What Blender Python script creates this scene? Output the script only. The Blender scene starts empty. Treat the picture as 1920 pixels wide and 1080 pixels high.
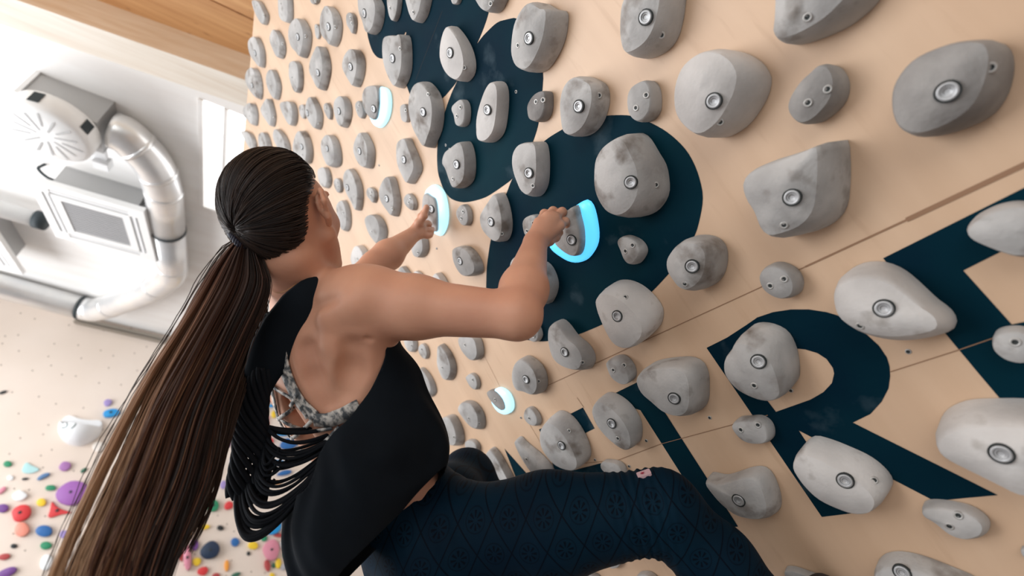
import bpy, bmesh, math, random
import numpy as np
from mathutils import Vector, Matrix
from mathutils.bvhtree import BVHTree

S = bpy.context.scene
COL = S.collection
random.seed(7)
# ---------------------------------------------------------------- camera
EYE = Vector((0.0, 0.0, 1.9))
R = [[0.8797882, 0.3033453, 0.3659979], [-0.4727768, 0.4781116, 0.7401969], [0.0495474, -0.8242517, 0.5640515]]
cam = bpy.data.cameras.new('camera')
cam.sensor_width = 36.0
cam.lens = 894.961 / 1920 * 36
cam.clip_start = 0.02
cam.dof.use_dof = True
cam.dof.focus_distance = 0.98
cam.dof.aperture_fstop = 2.4
co = bpy.data.objects.new('camera', cam)
COL.objects.link(co)
m3 = Matrix([[R[i][0], -R[i][1], -R[i][2]] for i in range(3)])
co.matrix_world = Matrix.Translation(EYE) @ m3.to_4x4()
S.camera = co
# ---------------------------------------------------------------- world, daylight, exposure
S.view_settings.view_transform = 'Standard'
S.view_settings.look = 'None'
S.view_settings.gamma = 1
S.view_settings.use_curve_mapping = False
S.view_settings.exposure = 0.1
wd = bpy.data.worlds.new('daylight')
S.world = wd
wd.use_nodes = True
wn = wd.node_tree.nodes
wn['Background'].inputs[0].default_value = (0.93, 0.97, 1.0, 1)
wn['Background'].inputs[1].default_value = 0.56


def area(name, loc, target, sx, sy, power, color):
    l = bpy.data.lights.new(name, 'AREA')
    l.shape = 'RECTANGLE'
    l.size = sx
    l.size_y = sy
    l.energy = power
    l.color = color
    o = bpy.data.objects.new(name, l)
    COL.objects.link(o)
    o.location = loc
    o.rotation_euler = (Vector(target) - Vector(loc)).to_track_quat('-Z', 'Y').to_euler()
    return o


area('window_daylight_side', (-5.3, 4.0, 2.2), (0.3, 2.2, 2.9), 6.0, 3.2, 400, (0.97, 0.98, 1.0))
area('window_daylight_front', (-4.0, -3.0, 2.4), (0.3, 2.5, 3.0), 4.0, 2.6, 80, (1.0, 0.97, 0.93))

# ---------------------------------------------------------------- helpers
def link(name, verts, faces, mats=(), parent=None, smooth=False, origin=None, midx=None):
    me = bpy.data.meshes.new(name)
    if origin is not None:
        ox, oy, oz = origin
        verts = [(v[0] - ox, v[1] - oy, v[2] - oz) for v in verts]
    me.from_pydata([tuple(map(float, v)) for v in verts], [], [tuple(map(int, q)) for q in faces])
    for m in (mats if isinstance(mats, (list, tuple)) else [mats]):
        me.materials.append(m)
    if midx is not None:
        me.polygons.foreach_set('material_index', midx)
    if smooth:
        me.polygons.foreach_set('use_smooth', [True] * len(me.polygons))
    o = bpy.data.objects.new(name, me)
    COL.objects.link(o)
    if origin is not None:
        o.location = origin
    if parent is not None:
        o.parent = parent
        bpy.context.view_layer.update()
        o.matrix_parent_inverse = parent.matrix_world.inverted()
    return o


def link_fast(name, V, F, mats=(), parent=None, smooth=True, origin=None):
    """V (n,3) array, F (m,k) array with one face size."""
    V = np.asarray(V, dtype=np.float32)
    if origin is not None:
        V = V - np.array(origin, dtype=np.float32)
    F = np.asarray(F, dtype=np.int32)
    me = bpy.data.meshes.new(name)
    me.vertices.add(len(V))
    me.vertices.foreach_set('co', V.ravel())
    k = F.shape[1]
    me.loops.add(F.size)
    me.loops.foreach_set('vertex_index', F.ravel())
    me.polygons.add(len(F))
    me.polygons.foreach_set('loop_start', np.arange(0, F.size, k, dtype=np.int32))
    me.polygons.foreach_set('loop_total', np.full(len(F), k, dtype=np.int32))
    me.update(calc_edges=True)
    me.validate()
    if smooth:
        me.polygons.foreach_set('use_smooth', [True] * len(me.polygons))
    for m in (mats if isinstance(mats, (list, tuple)) else [mats]):
        me.materials.append(m)
    o = bpy.data.objects.new(name, me)
    COL.objects.link(o)
    if origin is not None:
        o.location = origin
    if parent is not None:
        o.parent = parent
        bpy.context.view_layer.update()
        o.matrix_parent_inverse = parent.matrix_world.inverted()
    return o


def empty(name, loc):
    o = bpy.data.objects.new(name, None)
    o.location = loc
    o.empty_display_size = 0.05
    COL.objects.link(o)
    bpy.context.view_layer.update()
    return o


def tag(o, label=None, cat=None, group=None, kind=None):
    if label:
        o['label'] = label
    if cat:
        o['category'] = cat
    if group:
        o['group'] = group
    if kind:
        o['kind'] = kind
    return o


def box(x0, x1, y0, y1, z0, z1):
    v = [(x, y, z) for x in (x0, x1) for y in (y0, y1) for z in (z0, z1)]
    f = [(0, 1, 3, 2), (4, 6, 7, 5), (0, 4, 5, 1), (2, 3, 7, 6), (0, 2, 6, 4), (1, 5, 7, 3)]
    return v, f


def merge(parts):
    V, F = [], []
    for v, f in parts:
        b = len(V)
        V += [tuple(p) for p in v]
        F += [tuple(i + b for i in q) for q in f]
    return V, F


def tube(pts, rad, n=16, caps=True):
    P = [Vector(p) for p in pts]
    if not isinstance(rad, (list, tuple)):
        rad = [rad] * len(P)
    V, F = [], []
    ref = None
    for i, p in enumerate(P):
        a = P[max(i - 1, 0)]
        b = P[min(i + 1, len(P) - 1)]
        d = (b - a).normalized()
        if ref is None:
            ref = d.orthogonal().normalized()
        ref = (ref - d * ref.dot(d)).normalized()
        w = d.cross(ref)
        for k in range(n):
            t = 2 * math.pi * k / n
            V.append(p + (ref * math.cos(t) + w * math.sin(t)) * rad[i])
    for i in range(len(P) - 1):
        for k in range(n):
            F.append((i * n + k, i * n + (k + 1) % n, (i + 1) * n + (k + 1) % n, (i + 1) * n + k))
    if caps:
        F.append(tuple(reversed(range(n))))
        F.append(tuple(range((len(P) - 1) * n, len(P) * n)))
    return V, F


def catmull(pts, n, closed=True):
    P = np.array(pts, float)
    m = len(P)
    out = []
    segs = m if closed else m - 1
    for i in range(segs):
        if closed:
            a, b, c, d = P[(i - 1) % m], P[i], P[(i + 1) % m], P[(i + 2) % m]
        else:
            a, b, c, d = P[max(i - 1, 0)], P[i], P[i + 1], P[min(i + 2, m - 1)]
        for k in range(8):
            t = k / 8
            out.append(0.5 * ((2 * b) + (c - a) * t + (2 * a - 5 * b + 4 * c - d) * t * t + (3 * b - a - 3 * c + d) * t ** 3))
    if not closed:
        out.append(P[-1])
    out = np.array(out)
    Q = np.vstack([out, out[:1]]) if closed else out
    L = np.r_[0, np.cumsum(np.linalg.norm(np.diff(Q, axis=0), axis=1))]
    s = np.linspace(0, L[-1], n + 1)[:-1] if closed else np.linspace(0, L[-1], n)
    return np.stack([np.interp(s, L, Q[:, j]) for j in range(P.shape[1])], 1)


# ---------------------------------------------------------------- materials
def mat(name, color, rough=0.6, metal=0.0, spec=None, **kw):
    m = bpy.data.materials.new(name)
    m.use_nodes = True
    b = m.node_tree.nodes['Principled BSDF']
    b.inputs['Base Color'].default_value = (*color, 1)
    b.inputs['Roughness'].default_value = rough
    b.inputs['Metallic'].default_value = metal
    if spec is not None:
        b.inputs['Specular IOR Level'].default_value = spec
    for k, v in kw.items():
        b.inputs[k.replace('_', ' ')].default_value = v
    return m


def nd(m, t, **kw):
    n = m.node_tree.nodes.new(t)
    for k, v in kw.items():
        if k.startswith('i_'):
            n.inputs[k[2:].replace('_', ' ')].default_value = v
        else:
            setattr(n, k, v)
    return n


def noisy(m, c1, c2, scale=5.0, stretch=(1, 1, 1), detail=6, lo=0.35, hi=0.65, bump=0.0, coord='Object', rnd=False, bscale=None, rough=None):
    """base colour = noise between two colours of the material itself"""
    t = m.node_tree
    b = t.nodes['Principled BSDF']
    tc = nd(m, 'ShaderNodeTexCoord')
    mp = nd(m, 'ShaderNodeMapping')
    mp.inputs['Scale'].default_value = stretch
    t.links.new(tc.outputs[coord], mp.inputs['Vector'])
    src = mp.outputs['Vector']
    if rnd:
        oi = nd(m, 'ShaderNodeObjectInfo')
        ad = nd(m, 'ShaderNodeVectorMath', operation='ADD')
        ml = nd(m, 'ShaderNodeMath', operation='MULTIPLY')
        ml.inputs[1].default_value = 37.0
        t.links.new(oi.outputs['Random'], ml.inputs[0])
        t.links.new(src, ad.inputs[0])
        t.links.new(ml.outputs[0], ad.inputs[1])
        src = ad.outputs[0]
    nz = nd(m, 'ShaderNodeTexNoise')
    nz.inputs['Scale'].default_value = scale
    nz.inputs['Detail'].default_value = detail
    t.links.new(src, nz.inputs['Vector'])
    cr = nd(m, 'ShaderNodeValToRGB')
    cr.color_ramp.elements[0].position = lo
    cr.color_ramp.elements[1].position = hi
    cr.color_ramp.elements[0].color = (*c1, 1)
    cr.color_ramp.elements[1].color = (*c2, 1)
    t.links.new(nz.outputs['Fac'], cr.inputs['Fac'])
    t.links.new(cr.outputs['Color'], b.inputs['Base Color'])
    if bump:
        n2 = nd(m, 'ShaderNodeTexNoise')
        n2.inputs['Scale'].default_value = bscale or scale * 6
        n2.inputs['Detail'].default_value = 4
        t.links.new(src, n2.inputs['Vector'])
        bp = nd(m, 'ShaderNodeBump')
        bp.inputs['Strength'].default_value = bump
        bp.inputs['Distance'].default_value = 0.002
        t.links.new(n2.outputs['Fac'], bp.inputs['Height'])
        t.links.new(bp.outputs['Normal'], b.inputs['Normal'])
    return m, cr, src


def mix_over(m, fac_out, color):
    """put another colour over the current base colour where fac is 1"""
    t = m.node_tree
    b = t.nodes['Principled BSDF']
    old = b.inputs['Base Color'].links[0].from_socket
    mx = nd(m, 'ShaderNodeMix', data_type='RGBA')
    t.links.new(fac_out, mx.inputs['Factor'])
    t.links.new(old, mx.inputs['A'])
    mx.inputs['B'].default_value = (*color, 1)
    t.links.new(mx.outputs['Result'], b.inputs['Base Color'])


def ramp_of(m, src, scale, lo, hi, detail=4, stretch=None):
    t = m.node_tree
    if stretch:
        mp = nd(m, 'ShaderNodeMapping')
        mp.inputs['Scale'].default_value = stretch
        t.links.new(src, mp.inputs['Vector'])
        src = mp.outputs['Vector']
    nz = nd(m, 'ShaderNodeTexNoise')
    nz.inputs['Scale'].default_value = scale
    nz.inputs['Detail'].default_value = detail
    t.links.new(src, nz.inputs['Vector'])
    mr = nd(m, 'ShaderNodeMapRange')
    mr.inputs['From Min'].default_value = lo
    mr.inputs['From Max'].default_value = hi
    t.links.new(nz.outputs['Fac'], mr.inputs['Value'])
    return mr.outputs['Result']


# climbing board coordinates: u runs along the board towards the camera side, v up the board, h off its face
DIST = 0.82
NW = Vector((-0.785351, 0, -0.619051))
SW = Vector((-0.619051, 0, 0.785351))
FOOT = EYE - NW * DIST


def B(u, v, h=0.0):
    return FOOT + Vector((0, -1, 0)) * u + SW * v + NW * h


def B1(u, v, h=0.0):
    return B(u, v, h + 0.0013)


M_WOOD, _cr, _src = noisy(mat('birch_ply', (0.7, 0.5, 0.36), 0.45), (0.60, 0.405, 0.265), (0.69, 0.485, 0.33), 4.0, (3.0, 0.35, 3.0), 8, 0.3, 0.7, 0.05, bscale=60)
mix_over(M_WOOD, ramp_of(M_WOOD, _src, 14, 0.60, 0.80, 6), (0.55, 0.36, 0.23))
mix_over(M_WOOD, ramp_of(M_WOOD, _src, 1.6, 0.60, 0.85, 3, (0.3, 3, 0.3)), (0.62, 0.45, 0.32))
M_NAVY, _cr, _src = noisy(mat('navy_paint', (0.003, 0.022, 0.045), 0.6, spec=0.05), (0.0005, 0.013, 0.027), (0.0008, 0.027, 0.040), 3.0, (1, 1, 1), 6, 0.35, 0.7)
mix_over(M_NAVY, ramp_of(M_NAVY, _src, 9, 0.60, 0.95, 8), (0.10, 0.15, 0.18))
M_SEAM = mat('seam_gap', (0.30, 0.17, 0.10), 0.9)
M_BLACKGAP = mat('seam_gap_painted', (0.002, 0.006, 0.012), 0.8)
M_EDGE = noisy(mat('ply_edge', (0.6, 0.42, 0.28), 0.6), (0.35, 0.22, 0.13), (0.7, 0.5, 0.35), 3.0, (1, 1, 90), 2, 0.45, 0.55)[0]
M_HOLD, _cr, _src = noisy(mat('hold_resin', (0.4, 0.39, 0.37), 0.72, spec=0.25), (0.32, 0.312, 0.305), (0.52, 0.512, 0.50), 11.0, (1, 1, 1), 8, 0.30, 0.66, 0.35, rnd=True, bscale=190)
mix_over(M_HOLD, ramp_of(M_HOLD, _src, 20, 0.54, 0.72, 6), (0.20, 0.175, 0.155))
mix_over(M_HOLD, ramp_of(M_HOLD, _src, 9, 0.60, 0.72, 3), (0.54, 0.525, 0.51))
M_HOLD_PALE, _cr, _src = noisy(mat('hold_resin_pale', (0.6, 0.58, 0.56), 0.6, spec=0.3), (0.44, 0.42, 0.405), (0.64, 0.62, 0.60), 9.0, (1, 1, 1), 7, 0.30, 0.62, 0.3, rnd=True, bscale=190)
mix_over(M_HOLD_PALE, ramp_of(M_HOLD_PALE, _src, 18, 0.60, 0.78, 5), (0.28, 0.25, 0.22))
M_HOLD_DARK, _cr, _src = noisy(mat('hold_resin_chalkless', (0.28, 0.27, 0.26), 0.7, spec=0.3), (0.17, 0.16, 0.155), (0.36, 0.345, 0.33), 12.0, (1, 1, 1), 8, 0.32, 0.66, 0.35, rnd=True, bscale=190)
M_STEEL = mat('bolt_steel', (0.52, 0.53, 0.54), 0.5, 0.6)
M_RECESS = mat('bolt_recess', (0.015, 0.02, 0.02), 0.6)
M_SOCK = mat('bolt_socket', (0.10, 0.10, 0.10), 0.4, 0.6)


def glow(name, color, s):
    m = mat(name, color, 0.3)
    b = m.node_tree.nodes['Principled BSDF']
    b.inputs['Emission Color'].default_value = (*color, 1)
    b.inputs['Emission Strength'].default_value = s
    return m


M_LED = glow('led_cyan', (0.10, 0.56, 0.95), 0.95)
M_LED2 = glow('led_pale', (0.42, 0.78, 0.98), 1.05)


def ngon_tri(pts2):
    """ear clipping through bmesh, returns triangles"""
    bm = bmesh.new()
    vs = [bm.verts.new((p[0], p[1], 0)) for p in pts2]
    f = bm.faces.new(vs)
    bmesh.ops.triangulate(bm, faces=[f], quad_method='BEAUTY', ngon_method='EAR_CLIP')
    bm.verts.index_update()
    t = [tuple(v.index for v in q.verts) for q in bm.faces]
    bm.free()
    return t


# climbing holds on the board: label, height cm, outline / bolt / screws in 0.1 mm along and up the board
HOLDS=[
('slim grey hold at the very top left corner of the overhanging board',3,[(-14295,20014),(-13751,19229),(-13650,18607),(-13701,18267),(-14197,18479),(-14411,18900),(-14500,19590)],None,[(-14004,18802),(-14125,19529)]),
("grey tooth shaped hold cut by the top frame edge near the board's upper left corner",4,[(-12239,17655),(-11585,16786),(-11977,16465),(-12500,16491),(-12963,17192),(-12926,17582)],None,[(-12486,17501)]),
('tiny grey footchip at the top frame edge, left of the navy logo',2,[(-10701,15438),(-10262,14859),(-10395,14846),(-10651,15060),(-10781,15333)],None,[(-10545,15103)]),
("grey drop shaped hold with bolt hanging at the board's upper left rim",4,[(-16152,19949),(-15376,19182),(-15265,18519),(-15552,18220),(-16213,18307),(-16563,19047),(-16779,19736),(-16580,20065)],(-16290,19306),[]),
('narrow grey hold with two screws between rim hold and broad pointed hold, upper left',3.5,[(-14264,17999),(-13724,17593),(-13513,16944),(-13706,16589),(-14187,16656),(-14558,17001),(-14642,17531),(-14601,18045)],None,[(-14307,17473),(-13803,16947)]),
('broad grey hold pointed at its foot, with bolt and side screw, upper left of board',4,[(-12407,16356),(-11824,15831),(-11636,15353),(-11709,14909),(-12230,14861),(-12895,15122),(-13063,15555),(-13291,16151),(-13192,16558),(-12802,16561)],(-12604,15880),[(-12147,15366)]),
('tiny screw-on chip touching the left side of a tall oval hold near the top',2,[(-11297,14845),(-11096,14658),(-11077,14444),(-11314,14345),(-11533,14478),(-11529,14691)],None,[(-11242,14717)]),
('tall oval grey hold with bolt near the top, a tiny chip at its left side',4.5,[(-10333,14402),(-10009,14127),(-9831,13597),(-9947,13218),(-10422,13149),(-10904,13367),(-11004,13677),(-11197,14247),(-11044,14532),(-10692,14563)],(-10661,14017),[(-10354,13623)]),
("small pointed grey footchip between the tall oval hold and the navy logo's left edge",2,[(-9560,13132),(-9298,12942),(-9185,12619),(-9330,12453),(-9661,12456),(-9711,12728),(-9741,13002)],None,[(-9434,12910),(-9532,12782)]),
("large grey block hold overlapping the navy logo's upper left edge, topmost there",5,[(-8568,12739),(-7996,12017),(-7904,11592),(-7957,11390),(-8215,11288),(-8568,11328),(-8911,11540),(-9060,11818),(-8979,12170),(-8932,12567)],(-8792,12274),[]),
('small drop shaped hold on navy paint between two holds cut by the top frame edge',3,[(-7612,11437),(-7184,10870),(-7479,10707),(-7771,10732),(-7924,10874),(-7896,11170)],None,[(-7775,11191)]),
('wedge hold on navy paint cut by the top frame edge, one screw low',4.5,[(-6985,10742),(-6304,9833),(-6660,9657),(-6965,9721),(-7163,9850),(-7216,10069),(-7186,10399)],None,[(-7143,10222)]),
('mere grey tip of a hold on the navy paint at the top frame edge',2.5,[(-5850,9135),(-5593,8795),(-5738,8746),(-5861,8840),(-5923,8969)],None,[]),
('grey hold cut by the top frame edge at the light gap between two navy petals',4,[(-5277,8462),(-4613,7577),(-4829,7478),(-5079,7578),(-5248,7828),(-5322,8174)],None,[(-5097,7881)]),
("grey curved hold on the board's rim, just below the rim hold with the bolt",4,[(-17513,19608),(-16880,18984),(-16805,18441),(-17254,18157),(-17937,18239),(-18263,18710),(-18561,19537),(-18543,20101),(-18072,19996)],(-18142,19323),[]),
('narrow almond shaped grey hold with one screw, second from the rim, third row down',3.5,[(-16064,17844),(-15447,17319),(-15369,16772),(-15666,16480),(-16447,16663),(-16697,17090),(-16792,17669),(-16582,17981)],None,[(-16339,17539)]),
("blocky upright grey hold with square top, third from the rim, above the climber's hair",3.5,[(-13995,16096),(-13516,15651),(-13333,15210),(-13612,14958),(-14178,14907),(-14645,15178),(-14769,15580),(-14608,16044),(-14284,16128)],None,[(-14440,15812)]),
('grey hold with a sharp peak pointing up, left of the rounded heart-like hold',4.5,[(-11496,14044),(-11399,13718),(-11633,13305),(-12122,13247),(-12811,13402),(-13005,13712),(-13055,14170),(-13065,14635),(-12637,14655),(-11918,14319)],(-12613,14064),[]),
("rounded heart-like grey hold with central bolt, left of the navy logo's lower left lobe",4.5,[(-10589,12615),(-10134,12312),(-9863,11935),(-9886,11577),(-10308,11432),(-10925,11558),(-11043,11835),(-11137,12340),(-11134,12664),(-10930,12721)],(-10724,12247),[]),
('flat-topped tall grey hold on the lower left lobe edge of the navy logo',5.5,[(-8555,10987),(-8218,10631),(-7969,10296),(-7721,10033),(-7872,9759),(-8290,9491),(-8707,9470),(-9151,9625),(-9260,9961),(-9263,10431),(-9134,10796),(-8825,11020)],(-8781,10407),[(-8298,10244)]),
('pale pointed egg hold on the navy paint with bolt and one screw below it',5.5,[(-6520,8819),(-6342,8681),(-6225,8188),(-6227,7744),(-6355,7450),(-6584,7352),(-6913,7483),(-7141,7809),(-7272,8231),(-7230,8624),(-7000,8800),(-6724,8849)],(-6853,8398),[(-6731,7753)]),
('small wedge hold on the rim in the row level with the first glowing hold',3.5,[(-20236,19959),(-19337,19290),(-18755,18724),(-18956,18329),(-19696,18359),(-20114,18690),(-20353,19231),(-20768,20000)],None,[(-20122,19340)]),
("small fin shaped hold, second from the rim in the glowing hold's row",3.5,[(-18240,18067),(-17039,17304),(-17074,16891),(-17405,16581),(-18135,16716),(-18360,17185),(-18613,17877),(-18584,18187)],None,[(-18168,17549),(-17657,16882)]),
("small flat wedge hold, third from the rim in the glowing hold's row",3.5,[(-16374,16392),(-15343,15391),(-15321,14927),(-15805,14815),(-16357,15058),(-16573,15560),(-16649,16254)],None,[(-16484,15914)]),
("tiny footchip touching a leaf shaped hold in the glowing hold's row",2,[(-15057,14857),(-14603,14493),(-14693,14252),(-15102,14257),(-15290,14507),(-15260,14768)],None,[(-14968,14623)]),
("leaf shaped grey hold with bolt high and screw low, in the glowing hold's row",4,[(-14094,14257),(-13723,13985),(-13624,13502),(-13742,13080),(-14259,13022),(-14616,13206),(-14851,13794),(-14886,14302),(-14584,14379)],(-14724,14188),[(-14354,13314)]),
('tiny upright footchip between the leaf shaped and the bell shaped hold',2,[(-13312,13185),(-12987,12935),(-12976,12584),(-13343,12494),(-13489,12743),(-13508,13116)],None,[(-13323,13037)]),
('bell shaped grey hold with bolt, left of the tiny chip beside the unheld glowing hold',4.5,[(-12402,12518),(-11878,12112),(-11736,11670),(-12001,11447),(-12527,11466),(-12911,11673),(-13054,12058),(-12962,12484),(-12727,12592)],(-12653,12219),[]),
('tiny footchip touching the left side of the unheld glowing hold',2.2,[(-11473,11402),(-11197,11208),(-11137,10903),(-11269,10722),(-11570,10798),(-11702,11071),(-11648,11378)],None,[(-11419,11251),(-11618,11227)]),
('tiny blocky footchip at the left side of the big spade shaped hold',2.2,[(-9585,9339),(-9260,9094),(-9393,8866),(-9620,8768),(-9830,9000),(-9793,9190)],None,[(-9482,9093)]),
('big spade shaped grey hold straddling the navy logo, its point downward',5.5,[(-8611,9094),(-8236,8875),(-8009,8519),(-7929,8049),(-8101,7714),(-8555,7517),(-9053,7528),(-9422,7579),(-9543,8047),(-9561,8544),(-9358,8970),(-9039,9131)],(-8873,8418),[(-8319,8519)]),
('small grey two-screw footchip inside the left navy petal, above the pentagon-like hold',2.8,[(-7747,7516),(-7322,7285),(-7219,7072),(-7331,6885),(-7598,6774),(-7859,6891),(-7975,7088),(-7883,7309),(-7872,7485)],None,[(-7561,7279),(-7835,7250)]),
('pale smooth slender oval hold standing upright inside the left navy petal',4,[(-7408,6543),(-7164,6660),(-6811,6714),(-6419,6710),(-6109,6606),(-5967,6382),(-6052,6157),(-6398,5902),(-6809,5742),(-7209,5831),(-7494,6029),(-7630,6278)],(-6855,6481),[]),
("small beak shaped hold poking past the board's rim just above the climber's hair",3.5,[(-22093,20157),(-21158,19214),(-20785,18682),(-20770,18191),(-21333,18079),(-21753,18625),(-22048,19487)],None,[(-21491,19158)]),
('small rounded hold beside the beak shaped one, above the crown of the hair',3.5,[(-20065,18011),(-19184,17312),(-19113,16785),(-19580,16537),(-20521,17227),(-20752,17938)],None,[(-20114,17591)]),
('slanting pointed hold above the crown of the hair, third in its row',3.5,[(-18424,16641),(-17928,16357),(-17464,15581),(-17473,14965),(-18061,14897),(-18620,15336),(-18762,16025),(-18782,16591)],None,[(-18320,16002)]),
("tall dented hold half rising behind the top of the climber's hair",4,[(-16851,14704),(-15864,14301),(-15515,13713),(-15751,13214),(-16433,13143),(-17002,13516),(-17484,14104),(-17534,14710)],(-16575,14102),[(-16888,13933)]),
("smooth bean shaped hold with bolt just above and right of the climber's hair",4,[(-14720,12743),(-13989,12327),(-13685,11834),(-13832,11405),(-14289,11198),(-14819,11459),(-15220,11854),(-15285,12332),(-15167,12689)],(-14715,12329),[]),
('symmetric bell shaped hold below the unheld glowing hold',4.5,[(-12607,10798),(-11934,10527),(-11799,10055),(-11904,9682),(-12435,9521),(-12756,9644),(-13081,10035),(-13183,10492),(-13067,10804)],(-12777,10462),[]),
("angular faceted hold with a blunt top left of the navy petal's curved edge",5,[(-10544,8828),(-10035,8509),(-10017,8205),(-10081,7640),(-10270,7458),(-10770,7527),(-11132,7638),(-11206,7958),(-11199,8462),(-10929,8738)],(-10787,8337),[]),
('pentagon-like grey hold with bolt and screw at the lower left of the left navy petal',5.5,[(-8946,6976),(-8528,6793),(-8006,6528),(-7914,6299),(-8098,5982),(-8521,5738),(-8976,5822),(-9335,6042),(-9340,6351),(-9278,6685),(-9302,6933)],(-8834,6465),[(-9269,6324)]),
("partly hidden grey hold behind the right side of the climber's hair",4,[(-16271,12524),(-15464,11999),(-15399,11605),(-15728,11421),(-16320,11621),(-16664,12182)],None,[]),
("tiny footchip with two screws right beside the climber's hair",2.2,[(-15485,11314),(-15110,11158),(-14900,10835),(-15190,10628),(-15578,10802),(-15668,11145)],None,[(-15287,11107),(-15410,10982)]),
("tall shield-like hold with bolt to the right of the climber's temple",4.5,[(-14466,10826),(-13871,10582),(-13646,10141),(-13743,9640),(-14238,9367),(-14864,9363),(-14918,9805),(-15013,10313),(-14949,10699)],(-14779,10431),[]),
('tiny footchip right of the tall shield-like hold near the temple',2.4,[(-13614,9373),(-13255,9215),(-13047,8882),(-13196,8723),(-13561,8749),(-13674,8973),(-13784,9262)],None,[(-13428,9144),(-13578,9101)]),
("grey hold with an arched top and bolt, below the angular faceted hold's left side",4.5,[(-12574,8777),(-11915,8582),(-11671,8283),(-11893,7854),(-12158,7615),(-12761,7550),(-12963,7921),(-13133,8438),(-13021,8743)],(-12755,8324),[(-12762,7885)]),
("tiny round footchip with two screws left of the hold in the climber's left hand",2.4,[(-11817,7611),(-11429,7496),(-11264,7217),(-11340,6993),(-11619,6969),(-11831,7221),(-11943,7488)],None,[(-11554,7386),(-11731,7377)]),
("creased oblong hold above the climber's left forearm",4,[(-14782,8898),(-14075,8595),(-13635,8104),(-13671,7657),(-14109,7528),(-14626,7604),(-14821,7890),(-14973,8407)],None,[(-14777,8337)]),
("narrow grey hold right beside the climber's cheekbone",4,[(-16297,10680),(-15522,10383),(-15334,10037),(-15558,9680),(-16049,9508),(-16588,9602),(-16853,9897),(-16711,10346)],None,[(-16074,10194)]),
("pale hold just right of the climber's chin, above the shoulder",4,[(-17131,8815),(-16286,8677),(-15843,8322),(-15798,7952),(-16279,7919),(-17419,8323),(-17518,8701)],None,[(-16889,8437)]),
('grey teardrop hold with its tip touching the light gap under the left navy petal',4.5,[(-9119,4873),(-8799,4888),(-8367,4842),(-7933,4775),(-7872,4545),(-8034,4190),(-8299,3933),(-8643,3832),(-8931,3912),(-9120,4122),(-9282,4466),(-9285,4691)],(-8865,4522),[(-8750,4049)]),
("small round-bellied hold directly below the climber's left wrist",4,[(-12891,6365),(-12541,6350),(-11838,6100),(-11883,5836),(-12180,5703),(-12690,5797),(-12999,6068)],None,[(-12719,6032)]),
("footchip with two screws right of the hold in the climber's left hand",2.8,[(-9792,5620),(-9402,5521),(-9266,5257),(-9429,5039),(-9696,5009),(-9906,5158),(-9971,5370),(-9957,5551)],None,[(-9631,5437),(-9848,5363)]),
('egg shaped hold with bolt on bare wood left of the big navy petal',4.5,[(-11023,4928),(-10776,4936),(-10278,4639),(-10045,4291),(-10037,3918),(-10256,3748),(-10686,3871),(-11067,4092),(-11229,4404),(-11212,4721)],(-10931,4556),[]),
("sliver of a hold peeking over the climber's right shoulder",3.5,[(-14486,6317),(-13963,6243),(-13774,5960),(-13724,5630),(-14127,5719),(-14621,6087)],None,[]),
('small chip hold over the right upper arm, left of the pale domed one',3,[(-13550,5711),(-13286,5632),(-13087,5359),(-13160,5114),(-13450,5189),(-13699,5541)],None,[(-13381,5499)]),
("pale domed hold rising over the climber's right upper arm",4,[(-12992,4944),(-12475,4956),(-12165,4886),(-12027,4552),(-12119,4267),(-12679,4311),(-13139,4709)],None,[]),
("grey rounded hold just under the climber's right armpit beside the black top",3.5,[(-16568,4429),(-15673,4091),(-15927,3784),(-16396,3774),(-16727,4022)],None,[(-16289,4024)]),
('small pointed footchip under the upper arm, right of the one by the armpit',2.6,[(-15885,3727),(-15393,3725),(-15165,3517),(-15333,3257),(-15772,3213),(-15995,3506)],None,[(-15710,3610)]),
('slender upright seed shaped hold between black top and right elbow',4,[(-14375,3161),(-14136,3124),(-14015,2963),(-13914,2640),(-14048,2282),(-14437,2058),(-14984,2009),(-15320,2209),(-15216,2692),(-14802,2953)],None,[(-15004,2547)]),
('rounded hold hanging right below the middle of the right upper arm',4,[(-13206,2802),(-12862,2843),(-12030,2451),(-12108,2106),(-12457,1904),(-12938,1960),(-13189,2218),(-13303,2542)],None,[(-12983,2566)]),
('long oval hold touching the right edge of the black tank top',4,[(-16802,3110),(-16311,3076),(-16033,2724),(-16004,2317),(-16277,2024),(-16924,2021),(-17284,2220),(-17293,2637)],None,[(-17033,2557)]),
('small chip hold between the long oval hold and the small glowing hold',2.6,[(-13879,1729),(-13402,1697),(-13178,1491),(-13310,1267),(-13652,1172),(-13900,1340),(-13951,1578)],None,[(-13612,1520)]),
("rounded cube-like hold with bolt below the climber's right elbow",4.5,[(-11376,943),(-10837,1104),(-10391,1023),(-10088,660),(-10149,338),(-10475,86),(-10934,35),(-11343,253),(-11714,430),(-11691,690)],(-11073,566),[(-10615,332)]),
('small oval footchip below the small glowing hold',2.8,[(-12031,-283),(-11693,-139),(-11389,-209),(-11302,-453),(-11445,-646),(-11742,-713),(-12007,-604),(-12110,-414)],None,[(-11901,-416)]),
('tapered hold with two screws left of the small oval footchip',4,[(-15419,1040),(-14869,1122),(-14182,910),(-13964,565),(-14097,261),(-14514,25),(-14928,81),(-15228,355),(-15434,822)],None,[(-15087,567),(-14612,222)]),
("broad triangular hold right of the shirt's edge, above the raised left knee",4,[(-17851,1132),(-16838,1107),(-15898,976),(-15706,683),(-15859,281),(-16332,-38),(-16893,-37),(-17396,226),(-17608,697)],None,[(-17328,579),(-16744,300)]),
("sliver of a chip at the black top's edge under the long oval hold",2.5,[(-17672,1734),(-17289,1674),(-17185,1415),(-17474,1182),(-17837,1267),(-17997,1465)],None,[]),
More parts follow.
